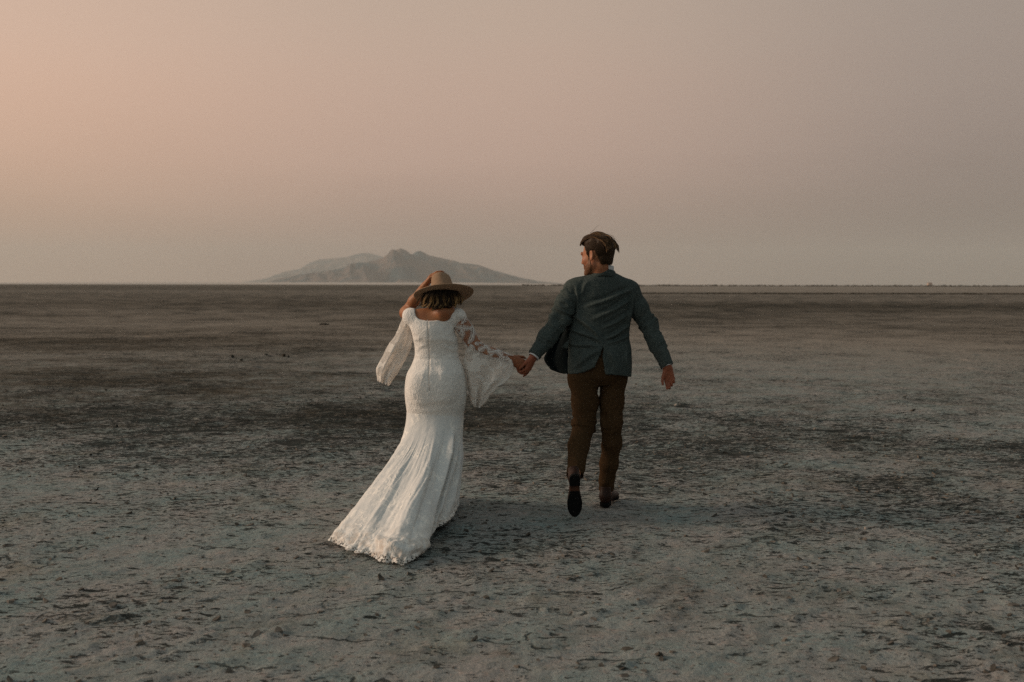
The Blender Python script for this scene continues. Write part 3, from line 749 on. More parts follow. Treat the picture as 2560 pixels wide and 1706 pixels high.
def hand_sdf(F, w, d, n, thumb, s=1.0, curl=(0.35, 0.45, 0.3), spread=0.05, tcurl=0.3, per=None):
    """w wrist, d along the hand, n out of the back of the hand, thumb: +1/-1 side along n x d"""
    d = unit(d); n = unit(np.asarray(n) - d * np.dot(n, d)); sd_ = np.cross(n, d) * thumb
    w = np.asarray(w, float); pt = lambda a, b, c_: w + s * (a * d + b * sd_ + c_ * n)
    off = [0.029, 0.010, -0.009, -0.027]; ln = [0.090, 0.095, 0.090, 0.081]; L = [(0.042, 0.026, 0.020), (0.047, 0.030, 0.021), (0.043, 0.028, 0.020), (0.033, 0.020, 0.018)]
    out = []
    for i in range(4):
        k = pt(ln[i], off[i], 0.002 - 0.004 * abs(i - 1.3))
        F.cone(pt(0.0, off[i] * 0.62, 0), k, 0.0165 * s, 0.0125 * s, 0.014 * s)
        a = 0.0; p = k; out.append([k])
        cu = per[i] if per else curl
        for j in range(3):
            a += cu[j]
            dd = math.cos(a) * d - math.sin(a) * n + sd_ * (off[i] / 0.03) * spread
            e = p + unit(dd) * L[i][j] * s
            F.cone(p, e, (0.0096 - 0.0010 * j) * s, (0.0088 - 0.0011 * j) * s, 0.004 * s); p = e; out[-1].append(e)
    b = pt(0.018, 0.022, -0.008); k = pt(0.052, 0.044, -0.018)
    F.cone(b, k, 0.017 * s, 0.0125 * s, 0.014 * s)
    t1 = unit(d * 0.85 + sd_ * (0.55 - tcurl) - n * (0.15 + tcurl * 0.6)); e = k + t1 * 0.034 * s; F.cone(k, e, 0.0110 * s, 0.0098 * s, 0.005)
    t2 = unit(d * 0.95 + sd_ * (0.25 - tcurl) - n * (0.2 + tcurl)); F.cone(e, e + t2 * 0.026 * s, 0.0098 * s, 0.0075 * s, 0.004)
    return out, d, n, sd_
def tab(rows, cr, Yof):
    """rows of (crop y, left, right, depth radius, depth): table for Field.stack"""
    out = []
    for y, l, r, ry, Y in rows:
        a, b = P(cr(l, y), Y), P(cr(r, y), Y); out.append(((a[2] + b[2]) / 2, (a[0] + b[0]) / 2, Y, abs(b[0] - a[0]) / 2, ry))
    return out
def proj(x, y, z):
    """photo pixel of a world point"""
    dz = z - CAM_H; dep = y * _ca - dz * _sa; v = y * _sa + dz * _ca
    return 1280 + F_PX * x / dep, 853 - F_PX * v / dep
def along_chain(V, pts):
    """arc length along and angle around a polyline for each vertex, and distance from it"""
    best = np.full(len(V), 1e9); S = np.zeros(len(V)); A = np.zeros(len(V)); acc = 0
    for a, b in zip(pts[:-1], pts[1:]):
        e = b - a; L = np.linalg.norm(e); u = e / L; t = np.clip(((V - a) @ u) / L, 0, 1); q = V - (a + np.outer(t, e)); d = np.linalg.norm(q, axis=1)
        x = unit(np.cross(u, [0, 1, 0])); y = np.cross(u, x); m = d < best
        best[m] = d[m]; S[m] = (acc + t * L)[m]; A[m] = np.arctan2(q @ y, q @ x)[m]; acc += L
    return S, A, best
def tube_cloth(name, pts, rs, mat, parent, h, folds_=(), end_cut=True, hollow=0.010, wr=0.004, seed=0, start_cut=None, flat=None, scale_y=1.0):
    """a sleeve or trouser leg: tapered tube with an open end, creased where it bends"""
    pts = [np.asarray(p, float) for p in pts]; m = max(rs) + 0.04
    F = Field(np.min(pts, 0) - m, np.max(pts, 0) + m, h)
    F.chain(pts, rs, 0.03)
    if end_cut:
        e = pts[-1]; u = unit(pts[-1] - pts[-2]); c_ = e - u * 0.004
        F.func(e - 0.14, e + 0.14, lambda x, y, z: np.minimum(-((x - c_[0]) * u[0] + (y - c_[1]) * u[1] + (z - c_[2]) * u[2]), 1.0), 0, sub=True) if False else None
        sl, (x, y, z) = F.box(e - 0.16, e + 0.16)
        F.D[sl] = np.maximum(F.D[sl], (x - c_[0]) * u[0] + (y - c_[1]) * u[1] + (z - c_[2]) * u[2])
        F.cone(e - u * 0.05, e + u * 0.03, rs[-1] - hollow, rs[-1] - hollow, 0, sub=True)
    V, Fc = F.mesh(); V = laplace(V, Fc, 2); N = vnormals(V, Fc)
    S, A, D = along_chain(V, pts)
    d = np.zeros(len(V))
    w1 = noise3(S / 0.032 + 0.55 * np.sin(A + seed), np.cos(A) * 1.1 + seed * 3.1, np.sin(A) * 1.1, seed)
    w2 = noise3(S / 0.085, np.cos(A) * 1.0 + seed * 1.7, np.sin(A), seed + 5)
    amp = np.full(len(V), wr * 0.35)
    for s0, wd, am in folds_: amp += am * np.exp(-((S - s0) / wd) ** 2)
    d = amp * (1 - 2 * np.abs(w1)) + wr * 0.9 * w2
    inner = D < (np.interp(S, np.linspace(0, S.max() + 1e-6, len(rs)), rs) - hollow * 0.6)
    d[inner] *= 0.2
    V = V + N * d[:, None]
    return mesh_obj(name, V, Fc, mat, parent)

def pix_to_m(Y): return Y / F_PX

# ------------------------------------------------------------------ the man in the jacket
YM = 6.53
man_at = G((1500, 1262))
man = root_empty('person', (man_at[0], man_at[1], 0), 'person in a grey green jacket and brown trousers striding away with head turned left', 'person')
D9 = 1 / 0.91914
dp = lambda x, y: (x * D9, y * D9)
m_nb = P(z3(845, 440), 6.53)
m_sl, m_sr = P(z3(612, 592), 6.53), P(z3(1062, 610), 6.56)
m_el, m_er = P(z3(478, 850), 6.50), P(z3(1222, 880), 6.56)
m_wl, m_wr = P(z3(258, 1160), 6.40), P(z3(1392, 1250), 6.44)
m_hl, m_hr = P(z4(440, 90), 6.53), P(z4(720, 90), 6.55)
m_kl, m_al = P(dp(1341, 985), 6.50), P(dp(1322, 1085), 6.27)
m_kr, m_ar = P(dp(1405, 975), 6.50), P(dp(1391, 1128), 6.55)
m_h = P(z6(702, 772), 6.50)
m_R = frame((-math.cos(math.radians(39)), math.sin(math.radians(39)), -0.13), (0.05, 0.0, 1))
JROWS = [(448, 760, 940, 0.060, 6.53), (470, 700, 985, 0.075, 6.53), (500, 622, 1040, 0.090, 6.53), (530, 560, 1085, 0.100, 6.535), (570, 535, 1112, 0.112, 6.54), (620, 545, 1112, 0.122, 6.545),
         (700, 572, 1106, 0.130, 6.545), (800, 570, 1096, 0.130, 6.54), (900, 556, 1074, 0.124, 6.535), (1000, 546, 1068, 0.124, 6.53), (1100, 543, 1086, 0.134, 6.525), (1200, 540, 1090, 0.142, 6.52), (1350, 538, 1084, 0.146, 6.52)]
toe = G(z4(365, 1476)); tt = unit((0.02, math.cos(math.radians(80)), -math.sin(math.radians(80)))); tn = np.array([0, -math.sin(math.radians(80)), -math.cos(math.radians(80))])
l_heel = toe + np.array([0, 0, 0.006]) - tt * 0.287
hr = G(z4(632, 1366)); tr_ = unit((0.36, 0.93, 0.0)); r_heel = np.array([hr[0], hr[1], 0.012])
def man_body():
    lo = np.array([m_wl[0] - 0.16, 6.05, -0.02]); hi = np.array([m_wr[0] + 0.16, 6.95, 1.86])
    F = Field(lo, hi, 0.0045)
    F.stack(tab(JROWS[:-2], z3, YM), 0.03, off=-0.030)
    F.cone(m_nb - [0, 0, 0.05], m_h + m_R[2] * -0.07 + m_R[0] * -0.02, 0.062, 0.056, 0.03)
    head_sdf(F, m_h, m_R, 1.045)
    F.chain([m_sl, m_el, m_wl], [0.058, 0.042, 0.029], 0.02); F.chain([m_sr, m_er, m_wr], [0.058, 0.042, 0.029], 0.02)
    F.chain([m_hl, m_kl, m_al], [0.076, 0.044, 0.034], 0.02); F.chain([m_hr, m_kr, m_ar], [0.072, 0.040, 0.030], 0.02)
    F.chain([m_al, l_heel + 0.046 * tt - 0.060 * tn, l_heel + 0.16 * tt - 0.030 * tn], [0.034, 0.031, 0.020], 0.02); F.chain([m_ar, r_heel + 0.046 * tr_ + [0, 0, 0.065], r_heel + 0.16 * tr_ + [0, 0, 0.030]], [0.034, 0.031, 0.020], 0.02)
    # right hand hangs loose, palm turned back
    hand_sdf(F, m_wr + np.array([0.004, 0, -0.012]), (0.17, -0.02, -1), (0.15, 1, 0), 1, 0.90, spread=-0.02, tcurl=0.28, per=[(0.50, 0.65, 0.45), (0.62, 0.80, 0.5), (0.78, 0.9, 0.55), (0.9, 1.0, 0.55)])
    # left hand closes on the other hand
    hand_sdf(F, m_wl + np.array([-0.006, 0, -0.010]), (-0.40, -0.06, -1), (0.85, -0.45, -0.2), -1, 0.94, spread=0.04, tcurl=0.25,
             per=[(0.75, 0.9, 0.6), (0.7, 0.95, 0.6), (0.55, 0.8, 0.5), (0.20, 0.25, 0.2)])
    V, Fc = F.mesh(); V = laplace(V, Fc, 1)
    b = mesh_obj('body', V, Fc, SKIN_M, man); attr(b, 'ruddy_shade', 1 - sstep(0.10, 0.26, np.minimum(np.linalg.norm(V - m_wl - [0, 0, -0.08], axis=1), np.linalg.norm(V - m_wr - [0, 0, -0.08], axis=1))))
man_body()

def man_jacket():
    T = tab(JROWS, z3, YM); lo = np.array([m_sl[0] - 0.16, 6.30, 0.78]); hi = np.array([m_sr[0] + 0.18, 6.78, 1.56])
    F = Field(lo, hi, 0.0045)
    F.stack(T, 0.0)
    F.cone(m_sl, m_sl + 0.25 * (m_el - m_sl), 0.072, 0.066, 0.05); F.cone(m_sr, m_sr + 0.25 * (m_er - m_sr), 0.070, 0.064, 0.05)
    G2 = Field(lo, hi, 0.0045); G2.stack(T, 0.0, off=-0.013)
    x, y, z = F.ax[0][:, None, None], F.ax[1][None, :, None], F.ax[2][None, None, :]
    cut_hi = P(z3(800, 640), YM)[2]
    F.D = np.maximum(F.D, -np.maximum(G2.D, z - cut_hi)).astype(np.float32)
    px, py = proj(x, y, z); px = (px - 1260) * 3.4083; py = (py - 550) * 3.4083; s = 1 / 1290
    hem = np.interp(px, [500, 560, 620, 700, 772, 850, 862, 960, 1078, 1120], [1312, 1314, 1313, 1290, 1256, 1300, 1316, 1322, 1337, 1340])
    F.D = np.maximum(F.D, np.where(y < YM + 0.02, (py - hem) * s, (py - 1330) * s)).astype(np.float32)
    wl = np.interp(py, [1062, 1150, 1256, 1340], [850, 818, 772, 735]); wr = np.interp(py, [1062, 1180, 1340], [850, 842, 866])
    wedge = np.minimum(np.minimum(px - wl, wr - px), py - 1062) * s
    F.D = np.where(y < YM, np.maximum(F.D, wedge), F.D).astype(np.float32)
    # open down the front
    F.D = np.where((y > YM) & (z < cut_hi + 0.1), np.maximum(F.D, 0.075 + 0.10 * (cut_hi + 0.1 - z) - np.abs(x - (m_nb[0] - 0.03))), F.D).astype(np.float32)
    # neck hole
    F.cone(m_nb + [0, 0, -0.03], m_nb + [0, 0, 0.1], 0.060, 0.066, 0.0, sub=True)
    V, Fc = F.mesh(); V = laplace(V, Fc, 2, 0.5); N = vnormals(V, Fc)
    q = lambda a, b: P(z3(*a), 6.42) if False else None
    W = lambda x_, y_: P(z3(x_, y_), 6.42)
    segs = [(W(1085, 600), W(690, 745), 0.016, 0.0085), (W(1090, 680), W(760, 850), 0.017, 0.008), (W(1085, 800), W(830, 930), 0.014, 0.006), (W(1075, 900), W(860, 1020), 0.014, 0.0085), (W(1085, 985), W(880, 1055), 0.012, 0.006),
            (W(590, 800), W(830, 1000), 0.017, 0.006), (W(570, 930), W(835, 1035), 0.013, 0.006), (W(560, 1060), W(800, 1075), 0.014, 0.005), (W(590, 1260), W(820, 1090), 0.018, 0.006), (W(620, 560), W(640, 840), 0.014, 0.006),
            (W(1105, 620), W(1070, 900), 0.014, 0.006), (W(900, 1100), W(960, 1300), 0.024, 0.006), (W(1040, 1120), W(1060, 1320), 0.018, 0.006), (W(680, 1120), W(650, 1300), 0.022, 0.005), (W(720, 520), W(650, 640), 0.016, 0.004), (W(1000, 520), W(1060, 620), 0.016, 0.004)]
    segs = [(a_, b_, w_ * 0.85, am * 2.2) for a_, b_, w_, am in segs]
    back = 1 - sstep(YM - 0.02, YM + 0.04, V[:, 1])
    d = folds(V, N, segs, back)
    d += 0.0040 * fbm3(V[:, 0] / 0.07, V[:, 1] / 0.07, V[:, 2] / 0.09, 3, 3)
    sx_ = np.interp(V[:, 2], [W(0, 1062)[2], W(0, 480)[2]], [W(850, 1062)[0], W(872, 480)[0]])
    d -= back * 0.0030 * np.exp(-((V[:, 0] - sx_) / 0.0035) ** 2) * (V[:, 2] > W(0, 1062)[2])
    out = (N[:, 1] * (V[:, 1] - YM) + N[:, 0] * (V[:, 0] - m_nb[0])) > 0
    V = V + N * (d * np.where(out, 1, -1))[:, None]
    j = mesh_obj('jacket', V, Fc, WOOL, man)
    # sleeves
    tube_cloth('sleeve', [m_sl + [0.012, 0, 0.008], 0.5 * (m_sl + m_el) + [-0.006, 0, 0.012], m_el, 0.5 * (m_el + m_wl), m_wl + 0.01 * (m_wl - m_el)], [0.072, 0.068, 0.060, 0.053, 0.043], WOOL, j, 0.0045,
               [(0.05, 0.05, 0.011), (0.24, 0.08, 0.014), (0.42, 0.06, 0.004)], seed=3, wr=0.006)
    tube_cloth('sleeve', [m_sr + [-0.014, 0, 0.006], 0.5 * (m_sr + m_er), m_er, 0.5 * (m_er + m_wr), m_wr], [0.070, 0.064, 0.056, 0.051, 0.043], WOOL, j, 0.0045,
               [(0.05, 0.05, 0.006), (0.27, 0.07, 0.009), (0.45, 0.08, 0.004)], seed=8, wr=0.005)
    # collar: a turned-down band round the neck
    th = np.linspace(math.radians(150), math.radians(390), 61); rows = []
    top = [P(z3(745, 428), 6.50), P(z3(840, 412), 6.455), P(z3(938, 422), 6.50)]
    cx, cy = m_nb[0] - 0.001, 6.525; zt = P(z3(840, 419), 6.455)[2]; zb = P(z3(840, 474), 6.445)[2]
    nu = 9
    for i in range(nu):
        t = i / (nu - 1)
        rx = 0.072 + 0.030 * t + 0.003 * math.sin(t * math.pi); ry = 0.074 + 0.008 * t + 0.004 * math.sin(t * math.pi)
        zz = zt + (zb - zt) * t
        sag = 0.024 * np.abs(np.cos(th)) ** 2 * (0.5 + 0.9 * t)
        rows.append(np.stack([cx + rx * np.cos(th), cy + ry * np.sin(th), zz - sag + 0 * th], 1))
    c_ = mesh_obj('collar', np.array(rows).reshape(-1, 3), grid_faces(nu, 61), WOOL, j); solidify(c_, 0.006, 0.0)
    # the left front panel blown open, its dark lining towards us
    L0 = [(560, 830), (552, 950), (548, 1080), (546, 1200), (548, 1312)]
    R0 = [(560, 850), (470, 985), (372, 1110), (342, 1180), (398, 1268)]
    n = 14; rows = []
    a = spline(np.array([[*p, 0] for p in L0], float), 30); b = spline(np.array([[*p, 0] for p in R0], float), 30)
    for i in range(n):
        t = i / (n - 1); Y = 6.50 + 0.10 * math.sin(t * 1.5) + 0 * a[:, 0]; r = []
        for k in range(30):
            x_, y_ = a[k, :2] * (1 - t) + b[k, :2] * t; y_ += 26 * math.sin(t * math.pi * 0.9) * (k / 29) ** 3 * 0.5
            yy = 6.50 + 0.12 * math.sin(t * 1.4) + 0.012 * math.sin(t * 9 + k * 0.12)
            r.append(P(z3(x_, y_), yy))
        rows.append(r)
    fp = mesh_obj('front_panel', np.array(rows).reshape(-1, 3), grid_faces(n, 30), LINING, j); fp.data.materials.append(WOOL); sm = solidify(fp, 0.006, 0.0); fp['label'] = 'open front panel showing its dark lining'
    # pocket flap on the side seam
    q = [(552, 1028), (545, 1030), (538, 1090), (490, 1088), (505, 1062), (530, 1040)]
    V = np.array([P(z3(552, 1022), 6.46), P(z3(548, 1022), 6.47), P(z3(486, 1088), 6.49), P(z3(540, 1096), 6.45)]); 
    g = np.array([[(V[0] * (1 - u) + V[1] * u) * (1 - w) + (V[3] * (1 - u) + V[2] * u) * w + np.array([0, -0.006 * math.sin(w * 3.1), 0]) for u in np.linspace(0, 1, 8)] for w in np.linspace(0, 1, 8)])
    solidify(mesh_obj('pocket_flap', g.reshape(-1, 3), grid_faces(8, 8), WOOL, j), 0.005, 0.0)
    # three dark cuff buttons on each sleeve
    for w, e, side, Yb in ((m_wl, m_el, 0.032, -0.030), (m_wr, m_er, 0.030, -0.026)):
        u = unit(e - w)
        for k in range(3):
            c0 = w + u * (0.030 + 0.018 * k) + np.array([side * 0.6, Yb - 0.008 - 0.004 * k * 0, 0.004])
            F = Field(c0 - 0.012, c0 + 0.012, 0.0012); F.ell(c0, (0.0075, 0.0045, 0.0075), 0); F.ell(c0 + [0, -0.004, 0], (0.004, 0.003, 0.004), 0.001, sub=True)
            Vb, Fb = F.mesh(); mesh_obj('button', Vb, Fb, BUTTON, j)
man_jacket()

def man_shirt():
    T = tab([r for r in JROWS if r[0] <= 1000] + [(1060, 560, 1056, 0.112, 6.53)], z3, YM)
    F = Field(np.array([m_sl[0] - 0.1, 6.36, 0.80]), np.array([m_sr[0] + 0.1, 6.72, 1.56]), 0.006); F.stack(T, 0.0, off=-0.0225)
    F.cone(m_nb + [0, 0, -0.05], m_nb + [0, 0, 0.1], 0.061, 0.061, 0.0, sub=True)
    Vb, Fb = F.mesh(); front = mesh_obj('shirt', Vb, Fb, SHIRT, man)
    th = np.linspace(0, 2 * np.pi, 72, endpoint=False); zt = P(z6(830, 1035), 6.455)[2]; rows = []
    for i in range(8):
        t = i / 7; rx, ry = 0.0665 + 0.002 * t, 0.0690 + 0.001 * t
        rows.append(np.stack([m_nb[0] - 0.001 + rx * np.cos(th), 6.523 + ry * np.sin(th), zt + 0.011 - 0.045 * t - 0.010 * np.abs(np.cos(th)) ** 2 - 0.035 * np.clip(np.sin(th), 0, 1) ** 2], 1))
    sh_ = front; co_ = mesh_obj('shirt_collar', np.array(rows).reshape(-1, 3), grid_faces(8, 72, True), SHIRT, front); solidify(co_, 0.004, 0.0)
    for w, e, out in ((m_wl, m_el, 0.030), (m_wr, m_er, 0.020)):
        u = unit(w - e); a = unit(np.cross(u, [0, 1, 0])); b = np.cross(u, a); rows = []
        for i in range(5):
            c_ = w + u * (-0.03 + (0.010 + out) * i / 4); rows.append(c_ + 0.0355 * (np.cos(th)[:, None] * a + np.sin(th)[:, None] * b))
        solidify(mesh_obj('shirt_cuff', np.array(rows).reshape(-1, 3), grid_faces(5, 72, True), SHIRT, sh_), 0.003, 0.0)
man_shirt()

def man_trousers():
    lp = [P(dp(1343, 800), 6.53), P(dp(1341, 870), 6.52), P(dp(1345, 925), 6.51), m_kl, P(dp(1330, 1024), 6.42), P(dp(1321.5, 1093), 6.27)]
    rp = [P(dp(1408, 800), 6.54), P(dp(1409, 870), 6.54), P(dp(1406, 925), 6.53), m_kr, P(dp(1406, 1019), 6.52), P(dp(1400, 1066), 6.54), P(dp(1392, 1126), 6.56)]
    lr = [0.100, 0.095, 0.083, 0.068, 0.066, 0.056]; rr = [0.098, 0.087, 0.076, 0.064, 0.060, 0.058, 0.049]
    F = Field(np.minimum(np.min(lp, 0), np.min(rp, 0)) - 0.14, np.maximum(np.max(lp, 0), np.max(rp, 0)) + 0.14, 0.0045)
    F.chain(lp, lr, 0.03)
    F.stack(tab([(1020, 574, 1042, 0.103, 6.53), (1080, 572, 1044, 0.108, 6.53), (1200, 566, 1054, 0.120, 6.52), (1320, 562, 1058, 0.118, 6.52), (1400, 590, 1030, 0.09, 6.53)], z3, YM), 0.03)
    F2 = Field(F.lo, F.lo + F.h * (F.n - 1), F.h); F2.chain(rp, rr, 0.03)
    for Q, pts, rs in ((F, lp, lr), (F2, rp, rr)):
        e = pts[-1]; u = unit(pts[-1] - pts[-2]); sl, (x, y, z) = Q.box(e - 0.16, e + 0.16)
        # the hem rides a little lower at the back of the lifted leg
        Q.D[sl] = np.maximum(Q.D[sl], (x - e[0]) * u[0] + (y - e[1]) * u[1] + (z - e[2]) * u[2] + 0.10 * (x - e[0]))
        Q.cone(e - u * 0.07, e + u * 0.03, rs[-1] - 0.010, rs[-1] - 0.009, 0, sub=True)
    n = tuple(np.minimum(F.D.shape, F2.D.shape)); s_ = tuple(slice(0, k) for k in n)
    a, b = F.D[s_], F2.D[s_]; k = 0.012; hh = np.clip(0.5 + 0.5 * (b - a) / k, 0, 1); F.D = (b + (a - b) * hh - k * hh * (1 - hh)).astype(np.float32)
    V, Fc = F.mesh(); V = laplace(V, Fc, 2); N = vnormals(V, Fc)
    d = np.zeros(len(V))
    for pts, rs, seed, fs in ((lp, lr, 4, [(0.32, 0.06, 0.003), (0.49, 0.06, 0.012), (0.85, 0.05, 0.003)]), (rp, rr, 9, [(0.34, 0.05, 0.003), (0.47, 0.05, 0.010), (0.62, 0.06, 0.005), (0.92, 0.05, 0.004)])):
        S, A, Dd = along_chain(V, pts); near = Dd < np.interp(S, np.linspace(0, S.max(), len(rs)), rs) + 0.02
        amp = 0.0012 + sum(am * np.exp(-((S - s0) / wd) ** 2) for s0, wd, am in fs)
        w1 = noise3(S / 0.036 + 1.6 * np.sin(A + seed), np.cos(A) * 1.2 + seed * 3.1, np.sin(A) * 1.2, seed); w2 = noise3(S / 0.12, np.cos(A) * 1.4 + seed, np.sin(A) * 1.4, seed + 3)
        oth = V[:, 0] < (0.5 * (lp[2][0] + rp[2][0])); side = oth if pts is lp else ~oth
        d += np.where(near & side, amp * (1 - 2 * np.abs(w1)) + 0.003 * w2, 0)
    V = V + N * d[:, None]
    mesh_obj('trousers', V, Fc, TROUSER, man)
man_trousers()

def shoe(heel, t, n, label, lean):
    """heel: back end of the sole, t towards the toe, n out of the sole"""
    t = unit(t); n = unit(np.asarray(n) - t * np.dot(n, t)); l = np.cross(n, t); u = -n; heel = np.asarray(heel, float)
    q = lambda a, b, c_: heel + a * t + b * l + c_ * u
    R = np.array([t, l, u])
    ctr = q(0.14, 0, 0.05); F = Field(ctr - 0.24, ctr + 0.24, 0.0035)
    F.ell(q(0.040, 0, 0.038), (0.042, 0.033, 0.048), 0.0, R); F.ell(q(0.115, 0, 0.034), (0.085, 0.033, 0.040), 0.02, R)
    F.ell(q(0.195, 0, 0.024), (0.078, 0.045, 0.030), 0.025, R); F.ell(q(0.245, 0, 0.018), (0.040, 0.036, 0.022), 0.015, R)
    c1, c2 = np.array(q(0.042, 0, 0.055)), np.array(q(0.050 - lean, 0, 0.118)); F.cone(c1, c2 + 0.3 * (c2 - c1), 0.036, 0.035, 0.025)
    x, y, z = F.ax[0][:, None, None], F.ax[1][None, :, None], F.ax[2][None, None, :]
    un = (x - heel[0]) * u[0] + (y - heel[1]) * u[1] + (z - heel[2]) * u[2]
    F.D = np.maximum(F.D, 0.006 - un).astype(np.float32)
    cu = unit(c2 - c1); F.D = np.maximum(F.D, (x - c2[0]) * cu[0] + (y - c2[1]) * cu[1] + (z - c2[2]) * cu[2] + 0.008).astype(np.float32)
    F.cone(c1 + 0.5 * (c2 - c1), c2 + 0.5 * (c2 - c1), 0.030, 0.030, 0, sub=True)
    V, Fc = F.mesh(); s = mesh_obj('shoe', laplace(V, Fc, 1), Fc, SHOE, man); s['label'] = label
    # sole: front and heel in rubber, a leather waist between them
    prof = np.array([(0, 0.0), (0.006, 0.020), (0.025, 0.032), (0.06, 0.033), (0.10, 0.029), (0.14, 0.034), (0.19, 0.047), (0.225, 0.045), (0.26, 0.033), (0.282, 0.014), (0.287, 0.0)])
    def slab(name, a0, a1, z0, z1_, mat):
        aa = np.linspace(a0, a1, 40); ww = np.maximum(smooth_interp(aa, prof[:, 0], prof[:, 1]), 0.001)
        out = [(a, w) for a, w in zip(aa, ww)] + [(a, -w) for a, w in zip(aa[::-1], ww[::-1])]
        k = len(out); V = [q(a, b, z0) for a, b in out] + [q(a, b, z1_) for a, b in out]
        Fx = [tuple(range(k))[::-1], tuple(range(k, 2 * k))] + [(i, (i + 1) % k, k + (i + 1) % k, k + i) for i in range(k)]
        o = mesh_obj(name, V, Fx, mat, s, False); bv = o.modifiers.new('edge', 'BEVEL'); bv.width = 0.0015; bv.segments = 2; bv.limit_method = 'ANGLE'; return o
    slab('sole', 0.115, 0.287, -0.002, 0.010, SOLE); slab('shoe_heel', 0.0, 0.075, -0.018, 0.010, SOLE); slab('waist', 0.070, 0.120, 0.001, 0.0095, WAIST)
shoe(l_heel, tt, tn, 'lifted shoe with its dark sole turned to the camera', 0.040)
shoe(r_heel, tr_, (0, 0, -1), 'shoe planted flat on the ground', 0.0)

